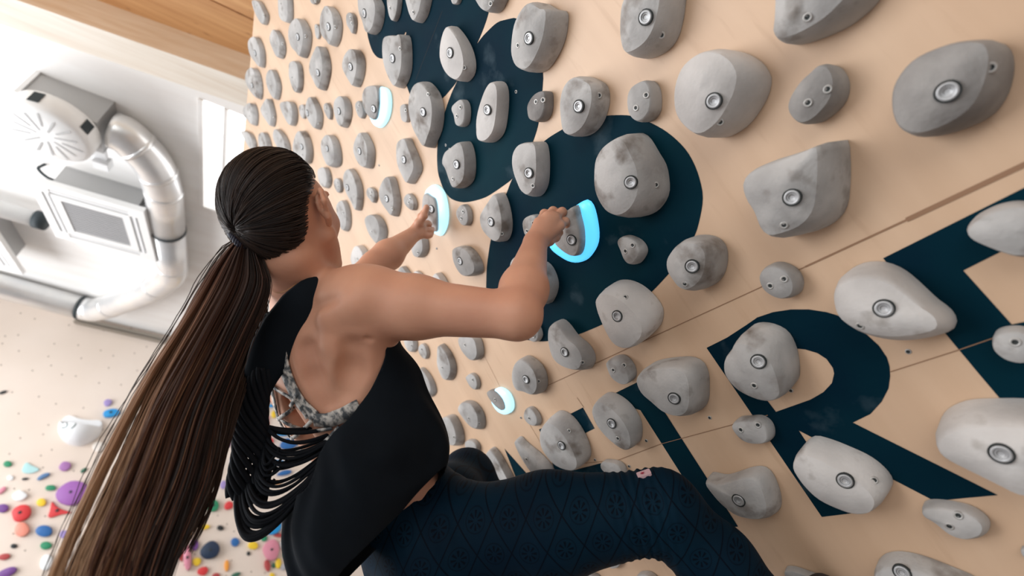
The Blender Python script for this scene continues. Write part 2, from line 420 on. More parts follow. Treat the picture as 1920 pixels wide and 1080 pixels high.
('slim hold half hidden by the waist, left of the raised left knee',3,[(-18065,784),(-17717,583),(-17703,243),(-18068,-25),(-18523,45),(-18511,370)],None,[]),
('low curved hold right on top of the raised left knee',3,[(-16067,-71),(-15420,-141),(-15223,-330),(-15368,-521),(-15754,-626),(-16350,-445)],None,[]),
('slender curved hold with a bolt right of the raised left knee',4,[(-15079,-789),(-14491,-672),(-14280,-915),(-14259,-1322),(-14302,-1842),(-14502,-2067),(-15001,-2069),(-15618,-1874),(-15851,-1535),(-15630,-1155)],(-15482,-1468),[]),
('long slanting low hold between the slender curved hold and a tall blocky one',3.5,[(-13143,-844),(-12829,-795),(-12670,-1032),(-12244,-1476),(-12048,-1821),(-12113,-2042),(-12448,-2103),(-13006,-2019),(-13247,-1814),(-13311,-1345)],None,[(-13117,-1441)]),
('tall blocky grey hold over the left navy bar of the letter before T',5.5,[(-10891,-670),(-10488,-643),(-10183,-797),(-10030,-1048),(-10029,-1427),(-10193,-1813),(-10448,-2020),(-10860,-2127),(-11424,-2058),(-11909,-1863),(-12093,-1513),(-11973,-1184),(-11463,-848)],(-11194,-1475),[(-10569,-1204)]),
("egg shaped hold with bolt covering the left end of the letter T's crossbar",5.5,[(-9169,-948),(-8817,-808),(-8488,-807),(-8212,-970),(-8039,-1249),(-8044,-1559),(-8195,-1799),(-8524,-2053),(-8854,-2112),(-9150,-1972),(-9399,-1656),(-9451,-1329),(-9340,-1102)],(-8973,-1457),[(-9066,-1834)]),
("low sliver of a hold just above the climber's right thigh",3,[(-10092,-2261),(-9825,-2239),(-9407,-2351),(-9336,-2531),(-9522,-2691),(-10007,-2617),(-10196,-2422)],None,[]),
("small two-screw footchip between the fan shaped hold and the T's big wedge",3,[(-7931,-152),(-7664,-144),(-7416,-218),(-7314,-389),(-7345,-580),(-7514,-738),(-7753,-769),(-7984,-695),(-8136,-520),(-8080,-329)],None,[(-7607,-404),(-7969,-383)]),
("big rounded wedge hold covering the right end of the letter T's crossbar",6,[(-7489,-820),(-7188,-710),(-6779,-719),(-6242,-817),(-5919,-918),(-5776,-1086),(-5851,-1305),(-6048,-1527),(-6354,-1801),(-6676,-1926),(-7007,-1896),(-7300,-1715),(-7461,-1429),(-7605,-1127)],(-6912,-1487),[]),
('tall humped hold over the upper left corner of the letter R',6,[(-5504,-1443),(-5210,-1164),(-4887,-1048),(-4566,-889),(-4264,-951),(-4059,-1179),(-4122,-1481),(-4328,-1805),(-4552,-2028),(-4860,-2115),(-5206,-2035),(-5511,-1782)],(-4831,-1470),[(-5179,-1826)]),
("small peanut footchip on the R's stem with two screws",3,[(-6065,-2396),(-5873,-2306),(-5643,-2320),(-5382,-2358),(-5290,-2495),(-5371,-2685),(-5566,-2835),(-5886,-2817),(-6074,-2678)],None,[(-5963,-2494),(-5589,-2503)]),
("shell shaped grey hold with a pointed left tip, right above the climber's knee",6,[(-7379,-3265),(-7034,-3344),(-6601,-3291),(-6246,-3231),(-5964,-3248),(-5913,-3432),(-6092,-3828),(-6338,-4112),(-6607,-4228),(-6906,-4224),(-7211,-4117),(-7374,-3850),(-7422,-3546)],(-6958,-3775),[]),
('large pale egg hold over the lower stem of the letter R',6.5,[(-4803,-2972),(-4595,-3056),(-4392,-3226),(-4201,-3436),(-4127,-3639),(-4142,-3859),(-4264,-4027),(-4552,-4210),(-4892,-4264),(-5156,-4185),(-5412,-4007),(-5475,-3739),(-5427,-3459),(-5327,-3263),(-5096,-3095)],(-4799,-3769),[(-4379,-3845)]),
("teardrop footchip with two screws under the tip of the R's leg",3.5,[(-3977,-4339),(-3836,-4282),(-3622,-4310),(-3423,-4402),(-3349,-4547),(-3369,-4698),(-3491,-4858),(-3657,-4941),(-3800,-4952),(-3902,-4847),(-3950,-4599),(-4012,-4455)],None,[(-3650,-4543),(-3851,-4685)]),
('huge out of focus pale hold at the right frame edge, lowest of the right side',8,[(-3143,-3329),(-2968,-3167),(-2779,-3080),(-2582,-3045),(-2320,-3092),(-2055,-3170),(-1920,-3314),(-1949,-3642),(-2235,-4084),(-2499,-4420),(-2721,-4515),(-2834,-4436),(-2904,-4289),(-3047,-3997),(-3188,-3707),(-3222,-3516)],(-2696,-3786),[]),
('big brownish hold cut by the bottom frame edge near the right',6,[(-5340,-5365),(-5100,-5142),(-4865,-5048),(-4664,-5040),(-4438,-5108),(-4170,-5287),(-3969,-5471),(-4046,-5667),(-4438,-5927),(-5151,-6033),(-5514,-5785)],(-4924,-5355),[]),
("flat hold at the bottom frame edge right against the climber's shin",1.6,[(-6932,-5233),(-6768,-5180),(-6567,-5226),(-6232,-5383),(-6270,-5544),(-6690,-5681),(-7038,-5567)],None,[]),
('large angular hold with a sharp upper right corner, above the slanting seam',7,[(-3199,1187),(-2985,1253),(-2659,1161),(-2304,1020),(-1907,876),(-1728,810),(-1821,613),(-2060,285),(-2334,13),(-2656,-56),(-2991,27),(-3261,150),(-3334,349),(-3279,665),(-3283,943)],(-2744,578),[(-3085,290)]),
('small round disc shaped footchip with two screws on bare wood above the letter R',3.5,[(-3882,-233),(-3729,-146),(-3557,-150),(-3419,-230),(-3326,-377),(-3332,-527),(-3409,-652),(-3570,-751),(-3782,-723),(-3909,-597),(-3961,-421)],None,[(-3597,-438),(-3847,-426)]),
('large pale pear shaped hold between the letters R and E',7,[(-2835,-825),(-2598,-792),(-2425,-835),(-2292,-928),(-2202,-1086),(-2166,-1314),(-2152,-1641),(-2120,-1828),(-2153,-1980),(-2249,-2089),(-2407,-2116),(-2680,-2091),(-2933,-2006),(-3138,-1849),(-3242,-1644),(-3271,-1420),(-3175,-1180),(-3027,-970)],(-2710,-1474),[(-3116,-1570)]),
("pointed grey hold reaching in from the right frame edge over the E's top arm",6,[(-1375,-997),(-1274,-914),(-1145,-883),(-973,-891),(-817,-971),(-702,-1163),(-792,-1483),(-997,-1676),(-1176,-1588),(-1250,-1480),(-1327,-1310),(-1390,-1131)],None,[]),
("small oval hold at the right frame edge over the E's lower part",4.5,[(-1930,-2360),(-1844,-2268),(-1723,-2255),(-1600,-2316),(-1547,-2462),(-1643,-2671),(-1791,-2765),(-1888,-2750),(-1959,-2656),(-1980,-2497)],None,[(-1778,-2470)]),
('broad angular hold cut by the top frame edge, right part of the board',7,[(-1221,3123),(-1290,2997),(-1430,2746),(-1520,2606),(-1506,2422),(-1378,2280),(-1143,2125),(-900,2012),(-687,1979),(-527,1996),(-438,2101),(-743,2717)],None,[(-1168,2498)]),
('dark grey oblong footchip with two screws beside the largest domed hold',4,[(-1983,1741),(-1875,1804),(-1677,1845),(-1503,1823),(-1363,1799),(-1275,1667),(-1271,1499),(-1324,1360),(-1457,1238),(-1659,1206),(-1847,1239),(-1986,1357),(-2040,1554),(-2024,1678)],None,[(-1527,1536),(-1802,1564)]),
('long dark grey oval hold with big bolt and a screw at its right end',7,[(-1075,878),(-968,1013),(-813,1090),(-656,1104),(-465,1034),(-277,920),(-85,724),(-42,597),(-72,462),(-159,313),(-298,162),(-477,64),(-683,70),(-928,157),(-1089,282),(-1173,480),(-1156,683)],(-653,575),[(-247,521)]),
('largest domed grey hold with bolt, upper right above the navy petal',6.5,[(-3226,3089),(-3054,3278),(-2798,3367),(-2504,3283),(-2269,3110),(-2073,2864),(-1946,2551),(-1922,2317),(-1973,2156),(-2174,2008),(-2533,1921),(-2811,1960),(-3026,2059),(-3181,2254),(-3291,2576),(-3312,2848)],(-2761,2580),[(-2882,2241)]),
('big upright hold with stained lower right, cut by the top frame edge in the middle',6,[(-3018,4995),(-2874,5077),(-2706,5121),(-2310,4737),(-2091,4293),(-2212,4085),(-2394,3909),(-2604,3796),(-2843,3820),(-3108,3980),(-3280,4164),(-3307,4371),(-3223,4670)],(-2779,4529),[(-2758,4072)]),
("small footchip with two screws above the big navy petal's top edge",3,[(-3852,3820),(-3689,3853),(-3478,3758),(-3344,3639),(-3313,3450),(-3400,3267),(-3551,3126),(-3761,3133),(-3935,3269),(-4006,3491),(-3965,3670)],None,[(-3576,3555),(-3868,3542)]),
('grey hold with bolt and screw overlapping the top left rim of the big navy petal',5.5,[(-5098,4913),(-4828,5039),(-4531,4977),(-4325,4801),(-4153,4526),(-4063,4313),(-4111,4134),(-4273,3981),(-4556,3884),(-4888,3921),(-5216,4108),(-5382,4367),(-5283,4649)],(-4799,4521),[(-4306,4305)]),
('small dark footchip on the right edge of the left navy petal',3,[(-5793,5567),(-5520,5535),(-5273,5407),(-5110,5236),(-5178,5095),(-5345,4960),(-5559,4933),(-5782,5047),(-5944,5288),(-5901,5463)],None,[(-5576,5441),(-5402,5314)]),
("big grey block hold with a shadowed right flank over the left petal's top",6.5,[(-5281,6779),(-5016,6950),(-4780,6982),(-4444,6884),(-4176,6683),(-4032,6379),(-3951,6190),(-3820,5983),(-3931,5819),(-4175,5676),(-4488,5636),(-4904,5705),(-5202,5922),(-5395,6284),(-5399,6591)],(-4824,6478),[(-5140,6641)]),
('grey guitar-pick hold over the junction of the two lower navy petals',5,[(-7120,5019),(-6890,5150),(-6550,5100),(-6210,4854),(-5960,4625),(-6012,4421),(-6248,4166),(-6549,3953),(-6829,3907),(-7039,3956),(-7155,4047),(-7272,4290),(-7269,4538),(-7234,4784)],(-6854,4505),[(-6964,4210)]),
('large domed hold with bolt inside the big navy petal, upper right of the held one',6.5,[(-5384,3239),(-5143,3418),(-4795,3435),(-4450,3324),(-4164,3173),(-4046,2950),(-4037,2614),(-4042,2325),(-4176,2063),(-4337,1902),(-4587,1836),(-4907,1864),(-5242,2023),(-5524,2343),(-5616,2722),(-5569,3013)],(-4833,2579),[(-4439,2193)]),
('small rounded triangular footchip in the middle of the big navy petal',3,[(-5879,1829),(-5716,1858),(-5530,1749),(-5366,1548),(-5348,1363),(-5473,1263),(-5756,1224),(-5917,1294),(-5967,1447),(-5924,1631)],None,[(-5622,1589),(-5845,1589)]),
("small chip hold just left of the climber's right wrist",2.8,[(-7903,3761),(-7674,3793),(-7345,3653),(-7240,3496),(-7469,3292),(-7877,3297),(-8029,3510)],None,[(-7598,3570),(-7920,3555)]),
("grey hold half hidden behind the climber's right forearm",4.5,[(-9091,3267),(-8780,3310),(-8484,3186),(-8101,2821),(-7840,2498),(-7851,2183),(-8017,1971),(-8360,1842),(-8741,1837),(-9036,2160),(-9306,2646),(-9245,3076)],None,[]),
("small oval hold peeking out just below the climber's right elbow",3,[(-9973,1539),(-9571,1634),(-9370,1606),(-9347,1404),(-9482,1251),(-9770,1210),(-9987,1338)],None,[(-9806,1404)]),
('fan shaped pale hold on the lower rim of the big navy petal',6,[(-7229,987),(-7036,1167),(-6692,1216),(-6397,1137),(-6136,971),(-5942,731),(-5849,462),(-5845,247),(-5955,93),(-6210,-43),(-6602,-114),(-7008,-126),(-7339,-22),(-7523,178),(-7472,493),(-7358,769)],(-6984,586),[(-6511,820)]),
('slanted oval hold with bolt and screw under the bottom edge of the big navy petal',5.5,[(-9136,1195),(-8846,1318),(-8557,1262),(-8426,1069),(-8356,721),(-8177,439),(-8159,186),(-8318,10),(-8664,-78),(-9066,58),(-9412,302),(-9560,586),(-9400,943)],(-9069,585),[(-8717,138)]),
('wide egg hold with bolt on bare wood right of the big navy petal',6,[(-5207,847),(-5048,955),(-4741,1009),(-4455,978),(-4189,834),(-4057,682),(-4047,500),(-4208,300),(-4463,144),(-4761,86),(-5068,134),(-5230,274),(-5275,464),(-5287,687)],(-4807,566),[(-5146,369)]),
('hold tip visible between thigh and shin, left of the arched one',3,[(-12012,-4806),(-11752,-4740),(-11520,-4702),(-11436,-4785),(-11715,-4927),(-12069,-4963)],None,[]),
('arched hold top at the bottom frame edge between thigh and shin',3.5,[(-11208,-5204),(-10899,-5110),(-10618,-5107),(-10468,-5228),(-10642,-5465),(-11402,-5452)],None,[]),
('grey hold tip at the bottom frame edge under the right thigh',3,[(-13388,-5144),(-12998,-5039),(-12705,-5128),(-12853,-5371),(-13523,-5415)],None,[]),
('purplish speck of a hold at the right frame edge',2.5,[(-3240,-5081),(-3154,-5026),(-3127,-5116),(-3263,-5214)],None,[]),
]
GLOW=[
('unheld glowing hold with a white-blue light crescent on its right, upper left of the board',4,[(-10509,10993),(-10242,10825),(-9851,10432),(-9611,10010),(-9879,9707),(-10358,9600),(-10873,9747),(-11133,10110),(-11087,10465),(-10944,10786),(-10726,10988)],[(-10900,11209),(-10597,11139),(-10292,10924),(-9846,10435),(-9998,10194),(-10361,10046),(-10722,10030),(-10990,10194),(-11155,10493),(-11237,10847),(-11116,11117)],(-10802,10473),[]),
("glowing hold gripped by the climber's left hand, light arc on its top and right",4.5,[(-10601,6905),(-10276,6870),(-9999,6706),(-9851,6390),(-9943,6090),(-10222,5773),(-10587,5585),(-11009,5562),(-11229,5775),(-11356,6069),(-11222,6345),(-10800,6690)],[(-10989,6835),(-10605,6868),(-10366,6598),(-10203,6350),(-10398,6101),(-10725,5883),(-11050,5772),(-11339,5975),(-11565,6238),(-11494,6543)],(-10852,6442),[]),
("glowing hold gripped by the climber's right hand, bright cyan arc on its right and bottom",5.5,[(-5974,3008),(-5843,2925),(-5847,2711),(-6046,2337),(-6262,2110),(-6549,2005),(-6835,1997),(-7133,2126),(-7342,2369),(-7508,2795),(-7225,2965),(-6912,3052),(-6563,3110),(-6254,3066)],[(-6240,3046),(-6078,2981),(-6161,2754),(-6314,2479),(-6599,2240),(-6896,2192),(-7155,2410),(-7358,2788),(-7225,2965),(-6912,3052),(-6569,3104)],(-6885,2581),[(-6327,2551)]),
('small glowing hold low on the board with a light crescent on its right',2.6,[(-12974,838),(-12663,845),(-12296,776),(-12059,523),(-12117,214),(-12384,18),(-12798,29),(-13078,236),(-13118,555)],[(-13232,897),(-12928,902),(-12602,784),(-12399,567),(-12398,342),(-12566,186),(-12863,199),(-13109,385),(-13258,670)],None,[(-13017,587)]),
]
PAINT=[
('petal',[(-8359,12276),(-7675,12457),(-6772,12131),(-5844,11414),(-5161,10500),(-4749,9453),(-4767,8604),(-5067,7956),(-5234,7832),(-5579,7752),(-6087,7722),(-6725,7776),(-7172,7775),(-7569,7862),(-7927,7970),(-8689,8334),(-8941,8975),(-8945,9206),(-8802,9573),(-8447,10012),(-8200,10143),(-7697,10220),(-7959,10270),(-8268,10264),(-8760,10455),(-9148,10811),(-9346,11127),(-9352,11491),(-9072,11946)]),
('petal',[(-4779,7006),(-5003,7255),(-5227,7452),(-5601,7608),(-5884,7690),(-6404,7772),(-6923,7724),(-7202,7751),(-7510,7763),(-8050,7694),(-8685,7543),(-9186,7321),(-9652,6936),(-9818,6579),(-9860,6318),(-9773,5997),(-9446,5630),(-9042,5356),(-8552,5104),(-8090,4951),(-7676,4841),(-7351,4777),(-6575,4816),(-6285,4907),(-6050,4973),(-5778,5105),(-5459,5332),(-5162,5562),(-4988,5758),(-4656,6458)]),
('petal',[(-7351,4777),(-6729,4790),(-6032,4691),(-5540,4540),(-5000,4305),(-4501,3959),(-4282,3772),(-4033,3513),(-3850,3203),(-3679,2786),(-3601,2344),(-3638,1979),(-3756,1637),(-3875,1435),(-4042,1266),(-4274,1079),(-4420,990),(-4825,811),(-5288,704),(-5907,594),(-6624,532),(-7478,620),(-8271,741),(-8782,860),(-9316,1028),(-9730,1203),(-10141,1443),(-10500,1678),(-10798,1907),(-10960,2218),(-10989,2596),(-10818,2966),(-10563,3284),(-10336,3483),(-9982,3762),(-9546,4027),(-9206,4210),(-8636,4461),(-8174,4602),(-7812,4662)]),
('letter',[(-2313,-841),(53,-842),(29,-1306),(-1701,-1425),(-1683,-2251),(-964,-2373),(-962,-2832),(-1697,-3098),(-1714,-3881),(-1180,-3827),(-1260,-4195),(-2278,-4250),(-2304,-2709)]),
('letterR',[(-5552,-863),(-5070,-862),(-4602,-816),(-4358,-785),(-4071,-825),(-3804,-913),(-3569,-1036),(-3378,-1187),(-3266,-1313),(-3132,-1628),(-3075,-1933),(-3088,-2129),(-3136,-2263),(-3213,-2395),(-3338,-2555),(-3538,-2712),(-3788,-2842),(-4097,-2897),(-3051,-4321),(-3388,-4305),(-3802,-4288),(-4962,-2791),(-4973,-3024),(-4969,-4313),(-5573,-4309)],[(-5120,-2377),(-5143,-1949),(-5147,-1562),(-4752,-1482),(-4426,-1472),(-4131,-1508),(-4010,-1582),(-3883,-1709),(-3822,-1844),(-3827,-2009),(-3864,-2092),(-3986,-2220),(-4192,-2312),(-4450,-2361)]),
('letter',[(-8943,-857),(-6132,-864),(-6139,-1397),(-7158,-1441),(-7339,-1664),(-7345,-4030),(-7347,-4285),(-8092,-4272),(-7913,-3060),(-7919,-1437),(-8020,-1364),(-8985,-1425)]),
('letter',[(-11738,-820),(-9581,-822),(-9609,-1403),(-11046,-1458),(-11228,-2199),(-10082,-2251),(-10103,-2573),(-11934,-2558),(-12066,-2004)]),
('letter',[(-13953,-869),(-13742,-1313),(-13262,-2366),(-13897,-2611),(-14413,-2620)]),
]
SEAMS=[([(-11074,159),(-5873,-226)],1.6),([(-5873,-226),(-3215,-428)],1.5),([(-3215,-428),(-1811,-531)],3),([(-1811,-531),(-423,-623)],7),([(-11505,-1994),(-9448,-2309)],1.5),([(-9448,-2309),(-7931,-2271)],1.5),([(-7931,-2271),(-5291,-2387)],1.5),([(-3176,-2337),(-2295,-2344)],1.5),([(-2295,-2344),(-1404,-2329)],1.5),([(-6313,9213),(-7305,9192)],-1.5),([(-7305,9192),(-8427,9168)],-1.5),([(-9573,-534),(-9546,-834)],1.5),([(-12029,-474),(-11997,-1346)],1.2),([(-12277,2183),(-12436,556)],1.0)]
LOOSE_SCREWS=[(-8276,-2101),(-6413,-2093),(-10240,-2125),(-9235,-2527),(-2811,-2150),(-4645,-2118),(-12248,-284),(-11654,5490),(-8790,7118),(-8752,6931),(-4753,4857),(-5859,6031),(-12142,9270)]
# bouldering holds on the far wall: label, colour, ring?, outline in mm across and above eye level
WALL_HOLDS=[
('small round lilac far-wall hold, upper right of the white scooped volume','lilac',0,[(-1821,1990),(-1812,1953),(-1822,1921),(-1854,1914),(-1883,1938),(-1896,1971),(-1884,2000),(-1854,2006)]),
('large elongated bright blue far-wall hold, upper right of the white scooped volume','bright blue',0,[(-1684,1876),(-1687,1828),(-1739,1792),(-1803,1781),(-1836,1813),(-1841,1854),(-1796,1893),(-1731,1901)]),
('medium round cream far-wall hold, lower right of the white scooped volume','cream',0,[(-1655,1443),(-1654,1400),(-1683,1369),(-1735,1386),(-1773,1422),(-1777,1469),(-1739,1492),(-1688,1483)]),
('small oval green far-wall hold, above the red oval','green',0,[(-2389,1121),(-2387,1095),(-2410,1083),(-2439,1088),(-2460,1109),(-2462,1133),(-2443,1147),(-2414,1141)]),
('medium round mauve far-wall hold, above the big purple oval','mauve',0,[(-1882,1203),(-1868,1161),(-1884,1124),(-1925,1118),(-1966,1142),(-1976,1184),(-1961,1218),(-1922,1221)]),
('small elongated dark green far-wall hold, upper right of the big purple oval','dark green',0,[(-1718,1181),(-1712,1163),(-1717,1139),(-1735,1122),(-1751,1130),(-1761,1145),(-1752,1169),(-1734,1184)]),
('small elongated black far-wall hold, above the red oval','black',0,[(-2176,996),(-2179,984),(-2198,975),(-2220,973),(-2232,981),(-2230,992),(-2212,1000),(-2190,1002)]),
('medium elongated slate blue far-wall hold, upper left of the big purple oval','slate blue',0,[(-2022,1076),(-2015,1052),(-2042,1019),(-2075,993),(-2103,997),(-2102,1026),(-2080,1060),(-2047,1077)]),
('small round white far-wall hold, above the red oval','white',0,[(-2306,984),(-2304,963),(-2322,956),(-2342,960),(-2359,976),(-2362,996),(-2347,1007),(-2325,1000)]),
('small elongated black far-wall hold, upper left of the white scooped volume','black',0,[(-2824,1883),(-2824,1865),(-2840,1847),(-2862,1838),(-2878,1843),(-2878,1860),(-2864,1879),(-2840,1891)]),
('medium oval white far-wall hold, above the red oval','white',0,[(-2099,823),(-2107,785),(-2141,766),(-2190,772),(-2227,805),(-2222,842),(-2193,868),(-2142,853)]),
('medium oval green far-wall hold, left of the big purple oval','green',0,[(-1896,935),(-1896,911),(-1930,902),(-1967,902),(-1989,922),(-1988,946),(-1957,958),(-1920,955)]),
("big purple oval hold on the far wall beside the hair's left edge",'purple',0,[(-1586,930),(-1591,843),(-1659,774),(-1786,792),(-1870,872),(-1861,961),(-1790,1028),(-1661,1017)]),
('medium round yellow far-wall hold, upper right of the red oval','yellow',0,[(-1912,781),(-1907,749),(-1932,736),(-1967,740),(-1995,770),(-1994,801),(-1970,815),(-1938,807)]),
('medium elongated pink far-wall hold, upper left of the red oval','pink',0,[(-2323,883),(-2310,862),(-2317,828),(-2336,807),(-2354,811),(-2367,829),(-2361,861),(-2344,885)]),
('medium oval violet far-wall hold, left of the red oval','violet',0,[(-2196,690),(-2192,658),(-2220,636),(-2263,642),(-2297,666),(-2297,699),(-2268,718),(-2227,715)]),
('shiny red oval hold on the far wall near the left frame edge','red',0,[(-2006,693),(-1981,636),(-2007,583),(-2071,565),(-2125,612),(-2159,670),(-2125,722),(-2060,734)]),
('medium round salmon far-wall hold, below the red oval','salmon',0,[(-1915,491),(-1923,445),(-1965,429),(-2020,454),(-2051,502),(-2054,550),(-2012,568),(-1957,538)]),
('large oval blue far-wall hold, lower right of the red oval','blue',0,[(-1722,505),(-1721,466),(-1770,447),(-1832,463),(-1871,498),(-1868,538),(-1818,558),(-1754,542)]),
('medium oval green far-wall hold, lower right of the red oval','green',0,[(-1664,379),(-1666,349),(-1695,332),(-1733,337),(-1761,360),(-1765,389),(-1736,406),(-1697,400)]),
('small round lilac far-wall hold, below the big purple oval','lilac',0,[(-1571,493),(-1571,463),(-1592,450),(-1623,457),(-1651,485),(-1650,515),(-1628,527),(-1597,523)]),
('small ring-shaped black far-wall hold, below the red oval','black',1,[(-1949,342),(-1949,326),(-1966,318),(-1989,322),(-2005,337),(-2004,353),(-1988,361),(-1965,356)]),
('medium elongated dull red far-wall hold, below the red oval','dull red',0,[(-1961,253),(-1960,230),(-1985,209),(-2023,209),(-2050,221),(-2053,244),(-2024,263),(-1986,267)]),
('large elongated violet far-wall hold, below the red oval','violet',0,[(-1848,141),(-1846,105),(-1880,68),(-1932,55),(-1971,68),(-1979,102),(-1938,135),(-1888,155)]),
('large oval white far-wall hold, lower right of the red oval','white',0,[(-1575,208),(-1578,161),(-1608,142),(-1656,159),(-1689,219),(-1691,275),(-1655,291),(-1607,264)]),
('medium oval grey green far-wall hold, below the big purple oval','grey green',0,[(-1497,338),(-1493,306),(-1507,294),(-1529,310),(-1544,342),(-1550,376),(-1535,387),(-1512,373)]),
('medium round coral far-wall hold, below the big purple oval','coral',0,[(-1323,162),(-1324,127),(-1346,110),(-1381,124),(-1410,156),(-1417,193),(-1389,204),(-1354,196)]),
('small oval slate blue far-wall hold, above the tall yellow blob','slate blue',0,[(-531,2979),(-543,2953),(-564,2934),(-594,2939),(-616,2956),(-610,2981),(-586,2998),(-554,2998)]),
('tiny round red far-wall hold, above the tall yellow blob','red',0,[(-607,2828),(-607,2803),(-623,2788),(-645,2796),(-662,2814),(-661,2838),(-644,2850),(-624,2846)]),
('small oval coral far-wall hold, upper left of the tall yellow blob','coral',0,[(-679,2700),(-675,2672),(-684,2657),(-701,2663),(-715,2690),(-719,2717),(-711,2736),(-693,2727)]),
('tall yellow blob hold on the far wall left of the black macrame strap','yellow',0,[(-388,2533),(-404,2380),(-451,2299),(-526,2366),(-568,2533),(-582,2712),(-522,2772),(-450,2683)]),
('large elongated white far-wall hold, left of the tall yellow blob','white',0,[(-689,2327),(-688,2221),(-723,2184),(-773,2217),(-812,2324),(-813,2426),(-782,2478),(-732,2425)]),
('tiny round lilac far-wall hold, lower left of the tall yellow blob','lilac',0,[(-652,2026),(-653,2002),(-670,1990),(-692,1993),(-709,2014),(-707,2038),(-692,2052),(-670,2045)]),
('small elongated cream far-wall hold, below the tall yellow blob','cream',0,[(-419,2221),(-427,2203),(-453,2192),(-484,2189),(-499,2204),(-492,2221),(-467,2234),(-440,2232)]),
('medium oval blue far-wall hold, below the tall yellow blob','blue',0,[(-362,2148),(-355,2099),(-374,2082),(-401,2094),(-424,2135),(-435,2185),(-415,2200),(-387,2197)]),
('medium oval yellow far-wall hold, right of the tall yellow blob','yellow',0,[(-174,2599),(-179,2553),(-201,2531),(-229,2551),(-245,2603),(-235,2651),(-213,2677),(-186,2648)]),
('medium elongated red far-wall hold, right of the tall yellow blob','red',0,[(-65,2490),(-17,2416),(-29,2379),(-70,2386),(-127,2434),(-165,2502),(-171,2554),(-125,2544)]),
('medium oval bright blue far-wall hold, lower right of the tall yellow blob, the upper one','bright blue',0,[(-106,2362),(-122,2297),(-169,2282),(-211,2320),(-232,2382),(-216,2446),(-169,2455),(-127,2424)]),
('medium oval grey far-wall hold, lower right of the tall yellow blob','grey',0,[(-69,2266),(-67,2216),(-90,2193),(-124,2204),(-152,2248),(-154,2298),(-133,2326),(-99,2306)]),
('small oval bright blue far-wall hold, lower right of the tall yellow blob','bright blue',0,[(12,2332),(8,2313),(-16,2300),(-44,2302),(-54,2317),(-51,2334),(-31,2348),(-6,2344)]),
('small oval yellow far-wall hold, lower right of the tall yellow blob','yellow',0,[(75,2218),(81,2177),(65,2156),(40,2171),(19,2206),(19,2242),(30,2269),(55,2250)]),
('small oval pink far-wall hold, lower right of the tall yellow blob','pink',0,[(12,2150),(11,2123),(1,2108),(-16,2117),(-29,2141),(-34,2169),(-22,2182),(-5,2173)]),
('small round coral far-wall hold, lower right of the tall yellow blob','coral',0,[(29,2083),(28,2060),(6,2047),(-19,2052),(-40,2069),(-31,2091),(-12,2105),(13,2101)]),
('small round red far-wall hold, lower right of the tall yellow blob, the upper one','red',0,[(90,1950),(89,1923),(65,1906),(33,1911),(15,1935),(19,1961),(43,1975),(73,1973)]),
('medium oval bright blue far-wall hold, lower right of the tall yellow blob, the lower one','bright blue',0,[(355,2027),(333,1978),(273,1942),(192,1930),(158,1969),(172,2014),(231,2049),(306,2057)]),
('small oval violet far-wall hold, below the tall yellow blob','violet',0,[(-350,1717),(-348,1683),(-362,1670),(-384,1677),(-398,1713),(-400,1745),(-387,1761),(-366,1748)]),
('small round green far-wall hold, above the large green ring','green',0,[(-436,1647),(-436,1622),(-453,1606),(-479,1614),(-498,1636),(-493,1660),(-478,1677),(-452,1670)]),
('medium oval orange far-wall hold, above the large green ring','orange',0,[(-378,1352),(-382,1285),(-424,1267),(-468,1299),(-495,1366),(-478,1422),(-444,1453),(-403,1412)]),
('small elongated slate blue far-wall hold, upper right of the large green ring','slate blue',0,[(-232,1500),(-225,1463),(-235,1445),(-255,1456),(-273,1494),(-280,1531),(-272,1552),(-250,1537)]),
('small oval lilac far-wall hold, upper right of the large green ring','lilac',0,[(-218,1206),(-218,1168),(-244,1156),(-274,1171),(-294,1209),(-288,1246),(-263,1260),(-233,1243)]),
('large green ring shaped hold on the far wall between hair and fringe','green',1,[(-219,961),(-220,908),(-260,881),(-315,896),(-353,944),(-352,997),(-312,1025),(-257,1010)]),
('medium oval red far-wall hold, right of the large green ring','red',0,[(-63,953),(-92,929),(-125,923),(-154,951),(-154,996),(-128,1025),(-94,1023),(-66,997)]),
('large elongated lime far-wall hold, left of the large green ring','lime',0,[(-602,1049),(-591,933),(-615,887),(-665,930),(-716,1045),(-739,1167),(-719,1231),(-660,1187)]),
('tall orange plate hold on the far wall seen past the hair tips','orange',0,[(-415,696),(-399,588),(-433,534),(-509,553),(-594,649),(-614,757),(-592,833),(-504,782)]),
('medium elongated white far-wall hold, upper left of the large green ring','white',0,[(-528,1193),(-512,1131),(-525,1106),(-554,1132),(-587,1185),(-604,1253),(-587,1272),(-559,1258)]),
('medium elongated lime far-wall hold, upper left of the large green ring','lime',0,[(-605,1195),(-597,1153),(-607,1133),(-631,1148),(-653,1188),(-657,1224),(-650,1245),(-628,1231)]),
('large elongated pink far-wall hold, left of the navy oval','pink',0,[(-311,378),(-280,284),(-285,235),(-329,265),(-386,367),(-411,460),(-403,504),(-361,472)]),
('medium oval violet far-wall hold, left of the navy oval','violet',0,[(-280,505),(-280,466),(-304,444),(-340,468),(-364,505),(-364,544),(-340,568),(-303,543)]),
('navy oval hold on the far wall between hair and fringe','navy',0,[(-89,546),(-40,488),(-48,406),(-118,370),(-188,381),(-239,440),(-219,518),(-161,569)]),
('medium elongated yellow far-wall hold, right of the orange plate','yellow',0,[(-232,714),(-246,692),(-282,679),(-326,682),(-346,701),(-342,724),(-302,734),(-258,733)]),
('small round black far-wall hold, below the large green ring','black',0,[(-74,705),(-89,689),(-115,687),(-143,699),(-152,723),(-141,740),(-115,744),(-87,729)]),
